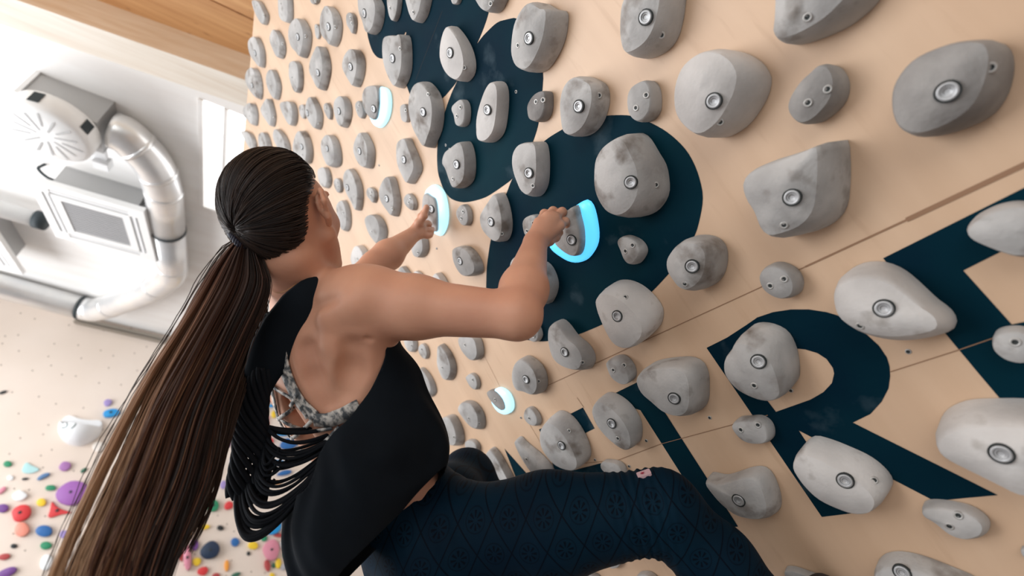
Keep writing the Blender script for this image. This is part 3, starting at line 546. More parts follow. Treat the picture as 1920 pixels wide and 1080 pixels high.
('medium elongated dull red far-wall hold, left of the large blue blob','dull red',0,[(172,838),(169,816),(144,793),(108,783),(86,792),(86,813),(114,835),(150,848)]),
('small round blue far-wall hold, right of the navy oval','blue',0,[(152,579),(144,546),(121,528),(84,536),(57,570),(58,609),(87,626),(125,613)]),
('medium round yellow far-wall hold, left of the large pink blob','yellow',0,[(374,565),(368,528),(329,517),(287,523),(259,554),(264,589),(299,607),(344,598)]),
('tiny round black far-wall hold, left of the large pink blob','black',0,[(315,470),(314,454),(302,446),(285,449),(274,466),(273,484),(286,493),(305,487)]),
('medium elongated orange far-wall hold, lower right of the navy oval','orange',0,[(122,320),(127,279),(115,258),(92,278),(70,318),(65,362),(79,381),(103,361)]),
('small round yellow far-wall hold, lower left of the navy oval','yellow',0,[(-193,341),(-196,311),(-218,291),(-256,303),(-280,334),(-278,365),(-250,376),(-214,373)]),
('medium oval red far-wall hold, below the navy oval','red',0,[(-89,269),(-86,236),(-106,203),(-151,204),(-185,222),(-193,255),(-166,281),(-124,292)]),
('small oval dull red far-wall hold, below the navy oval','dull red',0,[(57,222),(54,201),(32,186),(3,188),(-22,202),(-17,224),(4,237),(33,237)]),
('medium elongated dark green far-wall hold, lower right of the navy oval','dark green',0,[(274,260),(271,238),(244,215),(210,202),(187,208),(182,227),(211,253),(247,263)]),
('small round green far-wall hold, just upper left of the large pink blob','green',0,[(457,658),(453,630),(430,615),(397,624),(382,650),(383,676),(406,687),(436,683)]),
('large blue blob hold on the far wall just under the black fringe','bright blue',0,[(583,809),(559,733),(485,695),(398,739),(361,821),(382,897),(457,920),(537,886)]),
('small round orange far-wall hold, right of the large blue blob','orange',0,[(699,853),(692,820),(669,794),(629,806),(607,843),(611,879),(637,902),(673,884)]),
('medium oval cream far-wall hold, upper right of the large blue blob, the lower one','cream',0,[(600,1010),(609,971),(571,936),(525,920),(483,932),(484,972),(513,1006),(558,1020)]),
('small oval dark green far-wall hold, just left of the large blue blob','dark green',0,[(389,781),(389,756),(376,742),(355,751),(339,776),(336,804),(353,815),(373,805)]),
('medium elongated dull red far-wall hold, just lower right of the large blue blob','dull red',0,[(641,707),(627,687),(585,678),(545,681),(515,695),(534,713),(570,727),(617,724)]),
('large pink blob hold on the far wall under the blue blob','pink',0,[(638,517),(617,431),(543,414),(479,466),(435,547),(472,619),(536,653),(609,606)]),
('medium oval dull red far-wall hold, below the large pink blob','dull red',0,[(586,362),(593,319),(581,290),(547,311),(517,347),(504,394),(521,418),(555,406)]),
('medium oval yellow far-wall hold, lower right of the large pink blob','yellow',0,[(707,388),(705,349),(685,334),(657,346),(638,388),(638,432),(661,448),(690,429)]),
('small oval dark green far-wall hold, below the large pink blob','dark green',0,[(646,368),(645,346),(632,336),(614,345),(601,364),(603,384),(614,395),(632,386)]),
('small oval navy far-wall hold, lower right of the large pink blob','navy',0,[(846,372),(848,338),(830,322),(803,335),(781,367),(781,403),(801,420),(830,407)]),
('small round white far-wall hold, just right of the large pink blob','white',0,[(715,603),(710,571),(682,551),(645,565),(620,594),(624,627),(655,642),(695,637)]),
('medium elongated dull red far-wall hold, right of the large pink blob','dull red',0,[(784,609),(787,558),(767,534),(733,550),(708,602),(704,652),(723,679),(758,661)]),
('small oval cream far-wall hold, lower right of the large blue blob','cream',0,[(717,753),(718,724),(681,709),(642,719),(616,742),(626,770),(658,785),(697,776)]),
('tiny round green far-wall hold, just right of the large pink blob','green',0,[(750,490),(748,470),(730,460),(708,468),(693,485),(696,504),(713,516),(737,510)]),
('small round grey far-wall hold, lower right of the large pink blob','grey',0,[(782,361),(772,337),(753,320),(721,329),(705,355),(704,382),(732,389),(762,386)]),
('medium elongated coral far-wall hold, lower right of the large pink blob','coral',0,[(955,368),(986,321),(978,299),(951,297),(903,338),(880,385),(876,420),(912,413)]),
('small oval white far-wall hold, lower right of the large blue blob','white',0,[(797,704),(794,679),(782,664),(759,673),(743,699),(746,724),(760,737),(781,730)]),
('small oval white far-wall hold, right of the large pink blob','white',0,[(857,493),(857,466),(843,453),(823,462),(809,489),(807,517),(820,534),(841,520)]),
('small round yellow far-wall hold, below the large pink blob','yellow',0,[(668,264),(664,248),(644,239),(620,245),(608,260),(609,277),(630,283),(652,278)]),
('small round bright blue far-wall hold, above the large blue blob','bright blue',0,[(233,1284),(232,1256),(210,1236),(178,1246),(158,1273),(158,1304),(184,1319),(213,1307)]),
('medium elongated blue far-wall hold, above the large blue blob','blue',0,[(510,1499),(493,1463),(438,1430),(380,1413),(333,1417),(357,1453),(402,1490),(469,1509)]),
('small oval yellow far-wall hold, above the large blue blob','yellow',0,[(543,1636),(547,1606),(526,1581),(496,1571),(464,1578),(461,1609),(479,1639),(515,1650)]),
('medium oval lilac far-wall hold, lower right of the tall yellow blob','lilac',0,[(240,1753),(234,1719),(192,1703),(145,1703),(117,1731),(129,1764),(166,1786),(214,1780)]),
('large oval blue far-wall hold, lower right of the tall yellow blob','blue',0,[(486,1908),(472,1845),(417,1780),(320,1759),(261,1795),(269,1859),(332,1925),(422,1932)]),
('large elongated bright blue far-wall hold, above the large blue blob','bright blue',0,[(390,1599),(360,1567),(294,1540),(215,1525),(172,1542),(200,1576),(268,1605),(350,1617)]),
('small round red far-wall hold, lower right of the tall yellow blob, the lower one','red',0,[(159,1857),(158,1822),(126,1802),(88,1812),(63,1839),(72,1870),(97,1895),(134,1882)]),
('medium oval cream far-wall hold, upper right of the large blue blob, the upper one','cream',0,[(675,1476),(658,1445),(621,1428),(577,1432),(555,1457),(558,1488),(600,1503),(647,1503)]),
('small round pink far-wall hold, above the large blue blob','pink',0,[(220,1476),(222,1446),(202,1432),(177,1442),(154,1465),(155,1498),(176,1512),(202,1500)]),
('small oval orange far-wall hold, above the large blue blob','orange',0,[(412,1331),(405,1310),(380,1298),(348,1300),(332,1319),(337,1340),(364,1351),(394,1347)]),
('pale teal triangular hold on the far wall below and left of the white volume','pale teal',2,[(-2262,1054),(-2282,1103),(-2279,1157),(-2214,1132),(-2131,1104),(-2145,1072),(-2196,1047)]),
('flat red triangle hold on the far wall under the big purple oval','red',2,[(-1870,797),(-1824,764),(-1749,729),(-1638,703),(-1724,677),(-1819,633),(-1845,717)]),
('dull red pointed triangle hold on the far wall below the orange plate','dull red',2,[(-532,463),(-490,484),(-443,494),(-405,396),(-392,319),(-455,380)]),
]
VOLUME=[(-2173,1590),(-2179,1667),(-2148,1727),(-2029,1711),(-1921,1714),(-1835,1731),(-1783,1688),(-1759,1573),(-1801,1474),(-1898,1406),(-2030,1419),(-2131,1502)]

# ---------------------------------------------------------------- the board
U0, U1, V0, V1 = -2.46, 1.9, -2.95, 1.972
board = empty('climbing_board', B((U0 + U1) / 2, V0, 0))
tag(board, 'overhanging light plywood training board painted with navy petals and letters', 'climbing board')


def plate(u0, u1, v0, v1, h0, h1):
    v = [B(u, w, h) for u in (u0, u1) for w in (v0, v1) for h in (h0, h1)]
    f = box(0, 1, 0, 1, 0, 1)[1]
    return v, f


v, f = plate(U0, U1, V0, V1, -0.018, 0)
# board panel mesh lives in its own axes so the grain follows the board
def board_local(name, verts, faces, m, h=0.0, smooth=False, thick=None):
    me = bpy.data.meshes.new(name)
    me.from_pydata([tuple(p) for p in verts], [], faces)
    me.materials.append(m)
    o = bpy.data.objects.new(name, me)
    COL.objects.link(o)
    mw = Matrix((( 0, SW.x, NW.x, FOOT.x), (-1, 0, NW.y, FOOT.y), (0, SW.z, NW.z, FOOT.z), (0, 0, 0, 1)))
    o.parent = board
    o.matrix_parent_inverse = board.matrix_world.inverted()
    o.matrix_world = mw
    return o


bx = box(U0, U1, V0, V1, -0.018, 0.0)
board_local('plywood_panel', bx[0], bx[1], M_WOOD)
fr = merge([box(U0, U0 + 0.06, V0, V1 - 0.05, -0.16, -0.0185), box(U1 - 0.06, U1, V0, V1 - 0.05, -0.16, -0.0185)] +
           [box(U0 + 0.06, U1 - 0.06, vv, vv + 0.06, -0.16, -0.0185) for vv in (-2.9, -1.7, -0.5, 0.7, 1.8)])
board_local('timber_frame', fr[0], fr[1], M_EDGE)


def painted(name, loops, m, h0, h1):
    outer = [(p[0] / 1e4, p[1] / 1e4) for p in loops[0]]
    if len(loops) > 1:  # bridge the counter into the outline
        inner = [(p[0] / 1e4, p[1] / 1e4) for p in loops[1]]
        def ar(L):
            return sum(L[i][0] * L[(i + 1) % len(L)][1] - L[(i + 1) % len(L)][0] * L[i][1] for i in range(len(L)))
        if ar(outer) * ar(inner) > 0:
            inner = inner[::-1]
        bi, bj = min(((i, j) for i in range(len(outer)) for j in range(len(inner))), key=lambda ij: (outer[ij[0]][0] - inner[ij[1]][0]) ** 2 + (outer[ij[0]][1] - inner[ij[1]][1]) ** 2)
        inner = inner[bj:] + inner[:bj] + [inner[bj]]
        outer = outer[:bi + 1] + inner + outer[bi:]
        outer = [(p[0] + 1e-6 * k, p[1]) for k, p in enumerate(outer)]
    t = ngon_tri(outer)
    V = [(p[0], p[1], h1) for p in outer]
    return board_local(name, V, t, m)


def dense(L):
    P = catmull(L, max(60, len(L) * 4))
    return [tuple(p) for p in P]


for pt in PAINT:
    if pt[0] == 'petal':
        painted('painted_petal', [dense(pt[1])], M_NAVY, 0, 0.0006)
    else:
        painted('painted_letter', [pt[1]] + list(pt[2:]), M_NAVY, 0, 0.0006)
for (a, b), wpx in SEAMS:
    a = Vector((a[0] / 1e4, a[1] / 1e4)); b = Vector((b[0] / 1e4, b[1] / 1e4))
    d = (b - a).normalized(); n = Vector((-d.y, d.x)) * (0.00045 * wpx)
    board_local('panel_seam', [(*(a + n), 0.0009), (*(a - n), 0.0009), (*(b - n), 0.0009), (*(b + n), 0.0009)], [(0, 1, 2, 3)] if wpx > 0 else [(3, 2, 1, 0)], M_SEAM if wpx > 0 else M_BLACKGAP)


# ---------------------------------------------------------------- holds
def hold_mesh(outline, hs, frame, dist, seed, nseg=44, facet=1.0, dome=1.0, skirt=None):
    """outline in the plane of the panel, as seen from the eye; hs height in metres.
    frame(u, v, h) -> world.  Coordinates are relative to the eye's foot on the plane."""
    rg = np.random.default_rng(seed)
    Q = catmull(outline, nseg)
    c = Q.mean(0)
    r = np.linalg.norm(Q - c, axis=1).mean()
    hs = min(hs, r * 1.05)
    dc = c / (np.linalg.norm(c) + 1e-9)
    out = (Q - c) / np.linalg.norm(Q - c, axis=1)[:, None]
    x = (Q - c) @ dc
    w = x.max() - x.min()
    # keep the lean of the shoulder inside the outline
    hs = min(hs, 0.27 * w * dist / (np.linalg.norm(c) + 0.02))
    k = hs / dist
    m = np.linalg.norm(c) * k
    slope = min(0.10 * hs * facet, 0.04 * w)
    mm_ = min(m * 0.92, 0.5 * w)
    xb = x.min() + (x - x.min()) * (1 - mm_ / w)
    Bs = Q + dc * (xb - x)[:, None]
    xs = x.max() - (x.max() - x) * (1 - (min(m, 0.5 * w) + slope) / w)
    A = Q + dc * (xs - x)[:, None]
    if skirt is not None:
        gx, gy, amt = skirt
        x2 = A @ np.array([gx, gy])
        A = A - np.array([gx, gy]) * ((x2 - x2.min()) * amt)[:, None]
    ca_ = A.mean(0)
    A = ca_ + (A - ca_) * 0.985
    Sh = A * (1 - k)
    cs = Sh.mean(0)
    ph = rg.uniform(0, 6.28)
    tilt = rg.uniform(0.04, 0.16)
    ang = np.arctan2(out[:, 1], out[:, 0])
    area2 = np.sum(Q[:, 0] * np.roll(Q[:, 1], -1) - np.roll(Q[:, 0], -1) * Q[:, 1])
    rings = []
    wob = 1 + 0.05 * np.sin(ang * 2 + ph) + 0.03 * np.sin(ang * 3 + ph * 2)
    for t, z in ((0.0, 0.0), (0.03, 0.09), (0.10, 0.22), (0.45, 0.56), (0.78, 0.84), (1.0, 1.0)):
        rings.append((Bs * (1 - t) + Sh * t + out * (math.sin(t * math.pi) * hs * 0.05), hs * z * np.ones(nseg)))
    for s, z in ((0.965, 1.012), (0.90, 1.035), (0.78, 1.08), (0.62, 1.13), (0.44, 1.17), (0.22, 1.195)):
        zz = hs * (1 + (z - 1) * dome * wob + tilt * np.cos(ang - ph) * (1 - s) * s * 0.9)
        rings.append((cs + (Sh - cs) * s, zz))
    V = []
    for P, z in rings:
        for i in range(nseg):
            V.append(frame(P[i, 0], P[i, 1], float(z[i])))
    V.append(frame(cs[0], cs[1], hs * (1 + 0.20 * dome)))
    F = []
    nr = len(rings)
    for i in range(nr - 1):
        for j in range(nseg):
            q = (i * nseg + j, i * nseg + (j + 1) % nseg, (i + 1) * nseg + (j + 1) % nseg, (i + 1) * nseg + j)
            F.append(q if area2 > 0 else q[::-1])
    for j in range(nseg):
        q = ((nr - 1) * nseg + j, (nr - 1) * nseg + (j + 1) % nseg, nr * nseg)
        F.append(q if area2 > 0 else q[::-1])
    return V, F, frame(c[0], c[1], 0), Bs


def disc_stack(center, normal, profile, n=20, mats=None):
    """lathe of (radius, height, material) about a normal"""
    nrm = Vector(normal).normalized()
    x = nrm.orthogonal().normalized()
    y = nrm.cross(x)
    V, F, mi = [], [], []
    for r, h in [(p[0], p[1]) for p in profile]:
        for k in range(n):
            t = 2 * math.pi * k / n
            V.append(Vector(center) + (x * math.cos(t) + y * math.sin(t)) * r + nrm * h)
    for i in range(len(profile) - 1):
        for k in range(n):
            F.append((i * n + k, i * n + (k + 1) % n, (i + 1) * n + (k + 1) % n, (i + 1) * n + k))
            mi.append(profile[i + 1][2])
    F.append(tuple((len(profile) - 1) * n + k for k in range(n)))
    mi.append(profile[-1][2])
    return V, F, mi


def hit(bv, target):
    d = (target - EYE).normalized()
    p, n, i, dd = bv.ray_cast(EYE, d)
    return p, n


def fit_bolt(o, bv, q, big):
    tgt = B(q[0] / 1e4, q[1] / 1e4)
    p, n = hit(bv, tgt)
    if p is None:
        return
    if n.dot(NW) < 0:
        n = -n
    n = (n + NW * 0.8).normalized()
    if big:
        pr = [(0.0124, -0.003, 0), (0.0123, 0.0014, 0), (0.0108, 0.0015, 0), (0.0105, -0.001, 0), (0.0101, -0.001, 1), (0.0100, 0.0020, 1), (0.0094, 0.0024, 1), (0.0066, 0.0024, 1), (0.0062, 0.0012, 2), (0.0056, 0.0012, 1), (0.0042, 0.0014, 1), (0.0040, 0.0004, 2), (0.0016, 0.0004, 1)]
        V, F, mi = disc_stack(p, n, pr, 24)
        b = link('bolt', V, F, [M_RECESS, M_STEEL, M_SOCK], o, True, tuple(p), mi)
    else:
        pr = [(0.0058, -0.002, 0), (0.0056, 0.0008, 1), (0.0042, 0.0012, 1), (0.0032, 0.0004, 1), (0.0024, 0.0004, 2), (0.0018, 0.0002, 2)]
        V, F, mi = disc_stack(p, n, pr, 14)
        b = link('set_screw', V, F, [M_RECESS, M_SCREW, M_RECESS], o, True, tuple(p), mi)


M_SCREW = mat('screw_chalky_steel', (0.50, 0.49, 0.47), 0.45, 0.4)


def crisp_edge(o, sk, outline, nseg=44, ring=5):
    """the ridge between the top and the sloped flank stays sharp on the flank's side"""
    Q = catmull(outline, nseg)
    d = Q - Q.mean(0)
    d /= np.linalg.norm(d, axis=1)[:, None]
    on = d @ np.array(sk[:2]) > -0.05
    at = o.data.attributes.new('sharp_edge', 'BOOLEAN', 'EDGE')
    for e in o.data.edges:
        a, b = e.vertices
        if a // nseg == ring and b // nseg == ring and on[a % nseg] and on[b % nseg]:
            at.data[e.index].value = True


def skirt_of(label, hc, i):
    """many of the holds slope off on one side below a crisp edge"""
    a = 0.07 + 0.10 * ((i * 37) % 10) / 10
    if any(k in label for k in ('fan shaped', 'tall humped', 'egg shaped hold with bolt covering', 'large pale egg', 'tall blocky')):
        return (0.96, 0.28, 0.17)
    if 'pear' in label:
        return (-0.2, -0.98, 0.16)
    if any(k in label for k in ('largest domed', 'large domed', 'long dark grey oval', 'broad angular', 'shadowed right', 'angular hold with a sharp')):
        return (0.45, -0.89, 0.15)
    if hc <= 3:
        return (0.18, -0.98, a * 0.7)
    return (0.25, -0.97, a)


for i, (label, hc, ol, bolt, screws) in enumerate(HOLDS):
    ol = [(p[0] / 1e4, p[1] / 1e4) for p in ol]
    V, F, c, Bs = hold_mesh(ol, hc / 100, B1, DIST, i, facet=1.0 if hc > 3 else 0.8, skirt=skirt_of(label, hc, i))
    mm = M_HOLD_DARK if 'dark' in label else M_HOLD_PALE if 'pale' in label or 'largest' in label else M_HOLD
    o = link('climbing_hold', V, F, mm, None, True, tuple(c))
    if hc > 3:
        crisp_edge(o, skirt_of(label, hc, i), ol)
    tag(o, label, 'climbing hold', 'grey climbing holds on the overhanging board')
    bv = BVHTree.FromPolygons([tuple(p) for p in V], F)
    if bolt:
        fit_bolt(o, bv, bolt, True)
    for s in screws:
        fit_bolt(o, bv, s, False)
for i, (label, hc, ol, inn, bolt, screws) in enumerate(GLOW):
    ol = [(p[0] / 1e4, p[1] / 1e4) for p in ol]
    inn = [(p[0] / 1e4, p[1] / 1e4) for p in inn]
    Q = catmull(ol, 44)
    cq = Q.mean(0)
    V, F, c, Bs = hold_mesh(inn, hc / 100, B1, DIST, 500 + i, facet=0.3)
    o = link('climbing_hold', V, F, M_HOLD_DARK if i == 3 else M_HOLD, None, True, tuple(c))
    tag(o, label, 'climbing hold', 'glowing climbing holds on the overhanging board')
    bv = BVHTree.FromPolygons([tuple(p) for p in V], F)
    if bolt:
        fit_bolt(o, bv, bolt, True)
    for s in screws:
        fit_bolt(o, bv, s, False)
    RV, RF = [], []
    for s, h in ((1.0, 0.001), (1.0, 0.004), (0.975, 0.008), (0.90, 0.012), (0.5, 0.014)):
        for q in Q:
            p = cq + (q - cq) * s
            RV.append(B1(p[0], p[1], h))
    n = len(Q)
    sgn = np.sum(Q[:, 0] * np.roll(Q[:, 1], -1) - np.roll(Q[:, 0], -1) * Q[:, 1]) > 0
    for a in range(4):
        for k in range(n):
            q = (a * n + k, a * n + (k + 1) % n, (a + 1) * n + (k + 1) % n, (a + 1) * n + k)
            RF.append(q if sgn else q[::-1])
    RF.append(tuple(range(4 * n, 5 * n)) if sgn else tuple(reversed(range(4 * n, 5 * n))))
    rr = link('light_ring', RV, RF, M_LED2 if i in (0, 1, 3) else M_LED, o, True, tuple(c))
    rr['label'] = 'glowing blue-white plastic light ring'
for q in LOOSE_SCREWS:
    p = B(q[0] / 1e4, q[1] / 1e4)
    V, F, mi = disc_stack(p, NW, [(0.0040, 0.0, 1), (0.0038, 0.0012, 1), (0.0026, 0.0016, 1), (0.0022, 0.0010, 0), (0.0012, 0.0010, 0)], 12)
    b = link('panel_screw', V, F, [M_RECESS, M_SCREW], board, True, tuple(p), mi)

# ---------------------------------------------------------------- the hall
M_CEIL = noisy(mat('white_washed_boards', (0.86, 0.83, 0.79), 0.6), (0.83, 0.80, 0.77), (0.91, 0.90, 0.88), 1.5, (0.6, 3, 1), 6, 0.3, 0.6)[0]
M_WALL = noisy(mat('pale_ply_wall', (0.80, 0.70, 0.60), 0.6), (0.70, 0.59, 0.50), (0.80, 0.70, 0.62), 0.8, (1, 1, 1), 6, 0.3, 0.7)[0]
_tc = nd(M_WALL, 'ShaderNodeTexCoord')
_vo = nd(M_WALL, 'ShaderNodeTexVoronoi'); _vo.voronoi_dimensions = '2D'
_vo.inputs['Scale'].default_value = 4.2; _vo.inputs['Randomness'].default_value = 0.75
_mp = nd(M_WALL, 'ShaderNodeMapping'); _mp.inputs['Rotation'].default_value = (math.radians(90), 0, 0)
M_WALL.node_tree.links.new(_tc.outputs['Object'], _mp.inputs['Vector'])
M_WALL.node_tree.links.new(_mp.outputs['Vector'], _vo.inputs['Vector'])
_lt = nd(M_WALL, 'ShaderNodeMath', operation='LESS_THAN'); _lt.inputs[1].default_value = 0.035
M_WALL.node_tree.links.new(_vo.outputs['Distance'], _lt.inputs[0])
mix_over(M_WALL, _lt.outputs[0], (0.25, 0.19, 0.15))
M_ORANGE, _cr, _src = noisy(mat('spruce_orange', (0.62, 0.33, 0.14), 0.5), (0.55, 0.27, 0.105), (0.74, 0.42, 0.19), 3.0, (0.5, 9, 9), 6, 0.3, 0.7)
mix_over(M_ORANGE, ramp_of(M_ORANGE, _src, 5, 0.70, 0.75, 2, (2, 0.8, 1)), (0.28, 0.11, 0.04))
M_BEAM, _cr, _src = noisy(mat('spruce_light', (0.80, 0.62, 0.43), 0.5), (0.74, 0.55, 0.37), (0.85, 0.70, 0.53), 3.0, (0.5, 9, 9), 6, 0.3, 0.7)
mix_over(M_BEAM, ramp_of(M_BEAM, _src, 5, 0.72, 0.76, 2, (2, 0.8, 1)), (0.45, 0.24, 0.12))
M_PALEW = noisy(mat('spruce_pale', (0.80, 0.72, 0.62), 0.5), (0.72, 0.62, 0.51), (0.84, 0.78, 0.69), 3.0, (0.5, 9, 9), 6, 0.3, 0.7)[0]
M_MAT = noisy(mat('crash_mat', (0.32, 0.33, 0.35), 0.8), (0.20, 0.20, 0.21), (0.27, 0.27, 0.28), 1.0)[0]


def struct(name, boxes, m):
    V, F = merge(boxes)
    c = tuple(np.mean(np.array(V), axis=0))
    o = link(name, V, F, m, None, False, c)
    o['kind'] = 'structure'
    return o


CZ = 4.9
struct('floor', [box(-5.6, 4.2, -4.5, 7.75, -0.12, 0.0)], M_MAT)
struct('wall_far', [box(-5.6, 4.2, 7.6, 7.75, 0, CZ)], M_WALL)
struct('wall_right', [box(4.05, 4.2, -4.5, 7.6, 0, CZ + 0.1)], M_CEIL)
# ceiling with the opening for the skylight
sx0, sx1, sy0, sy1 = -1.13, 0.3, 3.0, 4.28
struct('ceiling', [box(-5.6, sx0, 2.62, 7.75, CZ, CZ + 0.12), box(sx1, 4.2, 2.62, 7.75, CZ, CZ + 0.12),
                   box(sx0, sx1, 2.62, sy0, CZ, CZ + 0.12), box(sx0, sx1, sy1, 7.75, CZ, CZ + 0.12)], M_CEIL)
struct('ceiling_near', [box(-5.6, 4.2, -4.5 + 0.42 * k + 0.004, -4.5 + 0.42 * (k + 1) - 0.004, 4.95, 5.03) for k in range(17)], M_ORANGE)
SKY = glow('skylight_glass', (1.0, 1.0, 1.0), 1.6)
o = struct('window_1', [box(sx0, sx1, sy0, sy1, CZ + 0.02, CZ + 0.05)], SKY)
o = struct('trim_1', [box(-0.99, -0.965, sy0, sy1, CZ - 0.01, CZ + 0.02), box(sx0 - 0.03, sx0, sy0, sy1, CZ - 0.015, CZ), box(sx0, sx1, sy1, sy1 + 0.03, CZ - 0.015, CZ)], M_CEIL)
# timber beam across the hall, slightly skewed to the board
V, F = box(-3.0, 3.4, -0.11, 0.11, 4.7, 4.96)
ca, sa = math.cos(-0.10), math.sin(-0.10)
V = [(x * ca - y * sa - 1.0, x * sa + y * ca + 2.62, z) for x, y, z in V]
bm_o = link('trim_2', V, F, [M_BEAM, M_PALEW], None, False, (-1.0, 2.62, 4.83), [0, 0, 0, 0, 1, 0])
bm_o['kind'] = 'structure'
V, F = box(-3.2, 3.2, -0.07, 0.07, 4.90, 4.96)
V = [(x * ca - y * sa - 1.0, x * sa + y * ca + 2.10, z) for x, y, z in V]
o = link('trim_3', V, F, M_ORANGE, None, False, (-1.0, 2.1, 4.93)); o['kind'] = 'structure'
# metal rail along the top of the far wall
V, F = merge([box(-2.62, 4.0, 7.52, 7.56, CZ - 0.10, CZ - 0.06), box(-2.62, 4.0, 7.50, 7.585, CZ - 0.135, CZ - 0.12)])
o = link('ceiling_rail', V, F, mat('rail_metal', (0.35, 0.32, 0.28), 0.4, 0.7), None, False, (-0.5, 7.54, CZ - 0.1))
tag(o, 'thin dark metal rail along the top edge of the far wall behind the duct', 'rail')


# ---------------------------------------------------------------- ventilation
M_GALV, _cr, _src = noisy(mat('galvanised_duct', (0.72, 0.72, 0.71), 0.33, 0.7), (0.76, 0.77, 0.78), (0.88, 0.87, 0.85), 4.0)
M_WHITE = mat('white_enamel', (0.84, 0.85, 0.86), 0.35)
M_WHITE2 = mat('white_plastic', (0.87, 0.87, 0.86), 0.4)
M_GREY = mat('grey_sheet_metal', (0.42, 0.42, 0.42), 0.45, 0.3)
M_BLK = mat('dark_slot', (0.02, 0.03, 0.035), 0.7)
duct = empty('ventilation_duct', (-1.39, 4.5, 4.75))
tag(duct, 'silver galvanised round ventilation duct bending along the ceiling to the far wall', 'duct')
DZ = 4.75
route = [(-1.78, 3.52), (-1.60, 3.53), (-1.47, 3.66), (-1.395, 3.88), (-1.385, 4.1), (-1.375, 5.40), (-1.40, 5.62), (-1.55, 5.88), (-1.75, 6.15), (-2.14, 6.76), (-2.30, 6.95), (-2.52, 6.97), (-5.5, 6.68)]


def fillet(P, r, n=7):
    P = [Vector((p[0], p[1], DZ)) for p in P]
    out = [P[0]]
    for a, p, b in zip(P, P[1:], P[2:]):
        da, db = (a - p), (b - p)
        l = min(r, da.length * 0.48, db.length * 0.48)
        s_, e_ = p + da.normalized() * l, p + db.normalized() * l
        for k in range(n + 1):
            t = k / n
            out.append(s_.lerp(p, t).lerp(p.lerp(e_, t), t))
    out.append(P[-1])
    return out


for nm, seg in (('duct_section', [(-1.675, 3.50), (-1.60, 3.505), (-1.44, 3.70), (-1.385, 4.0), (-1.381, 4.62)]), ('duct_section', [(-1.381, 4.62), (-1.375, 5.46), (-1.62, 6.0), (-2.14, 6.76), (-2.32, 6.966), (-2.44, 6.966)]), ('duct_section', [(-2.44, 6.966), (-5.5, 6.68)])):
    V, F = tube(fillet(seg, 0.16), 0.14, 28, True)
    link(nm, V, F, M_GALV, duct, True, (seg[1][0], seg[1][1], DZ))
for (x, y, dx, dy) in ((-1.53, 3.585, -.7, -.7), (-1.41, 3.83, -.3, -1), (-1.385, 4.05, 0, 1), (-1.376, 5.30, 0, 1), (-1.56, 5.86, -.4, .9), (-2.10, 6.70, -.6, .8), (-3.6, 6.856, 1, .09)):
    d = Vector((dx, dy, 0)).normalized()
    p = Vector((x, y, DZ))
    V, F = tube([p - d * 0.018, p + d * 0.018], 0.1432, 28, True)
    link('duct_collar', V, F, M_GALV, duct, True, tuple(p))
for (x, y, dx, dy) in ((-1.381, 4.62, 0.0, 1.0), (-2.44, 6.966, 1.0, 0.0)):
    V, F = tube([(x - dx * .012, y - dy * .012, DZ), (x + dx * .012, y + dy * .012, DZ)], 0.147, 28, True)
    link('duct_clamp', V, F, M_BLK, duct, True, (x, y, DZ))
    V, F = tube([(x, y, DZ + 0.12), (x, y, CZ)], 0.006, 8)
    link('hanger_rod', V, F, M_STEEL, duct, True, (x, y, CZ - 0.05))

fan = empty('ventilation_unit', (-1.93, 3.5, 4.75))
tag(fan, 'boxy grey fan unit with a round white slotted diffuser under the ceiling', 'ventilation unit')
V, F = box(-2.16, -1.72, 3.36, 3.68, 4.645, 4.9)
link('unit_housing', V, F, M_GREY, fan, False, (-1.93, 3.5, 4.77))
V, F = box(-2.19, -2.162, 3.345, 3.69, 4.645, 4.9)
link('side_flange', V, F, M_WHITE, fan, False, (-2.17, 3.5, 4.77))
n = 40
prof = [(0.225, 4.645), (0.25, 4.63), (0.255, 4.56), (0.25, 4.50), (0.225, 4.475), (0.05, 4.47), (0.0001, 4.47)]
V, F = [], []
for r, z in prof:
    for k in range(n):
        t = 2 * math.pi * k / n
        V.append((-1.95 + r * math.cos(t), 3.47 + r * math.sin(t), z))
for i in range(len(prof) - 1):
    for k in range(n):
        F.append((i * n + k, (i + 1) * n + k, (i + 1) * n + (k + 1) % n, i * n + (k + 1) % n))
link('diffuser', V, F, M_WHITE2, fan, True, (-1.95, 3.47, 4.55))
P, FF = [], []
for k in range(14):
    t = 2 * math.pi * k / 14 + 0.2
    r0, r1 = (0.05, 0.19) if k % 2 else (0.09, 0.21)
    w = 0.006
    cx, cy = math.cos(t), math.sin(t)
    b0 = len(P)
    for r, s in ((r0, -1), (r1, -1), (r1, 1), (r0, 1)):
        P.append((-1.95 + r * cx - s * w * cy, 3.47 + r * cy + s * w * cx, 4.4685))
    FF.append((b0, b0 + 1, b0 + 2, b0 + 3))
link('diffuser_slots', P, FF, M_GREY, fan, False, (-1.95, 3.47, 4.4685))
for t in (-1.75, -0.55):
    P, FF = [], []
    for dt, z in ((-0.13, 4.52), (0.13, 4.52), (0.13, 4.61), (-0.13, 4.61)):
        P.append((-1.95 + 0.258 * math.cos(t + dt), 3.47 + 0.258 * math.sin(t + dt), z))
    link('air_opening', P, [(0, 1, 2, 3)], M_BLK, fan, False, (-1.95 + 0.258 * math.cos(t), 3.47 + 0.258 * math.sin(t), 4.565))
V, F = box(-1.80, -1.70, 3.78, 3.86, 4.62, 4.7)
link('terminal_box', V, F, M_WHITE, fan, False, (-1.75, 3.82, 4.66))
V, F = box(-1.82, -1.72, 3.66, 3.80, 4.66, 4.69)
link('bracket', V, F, M_WHITE, fan, False, (-1.77, 3.73, 4.67))


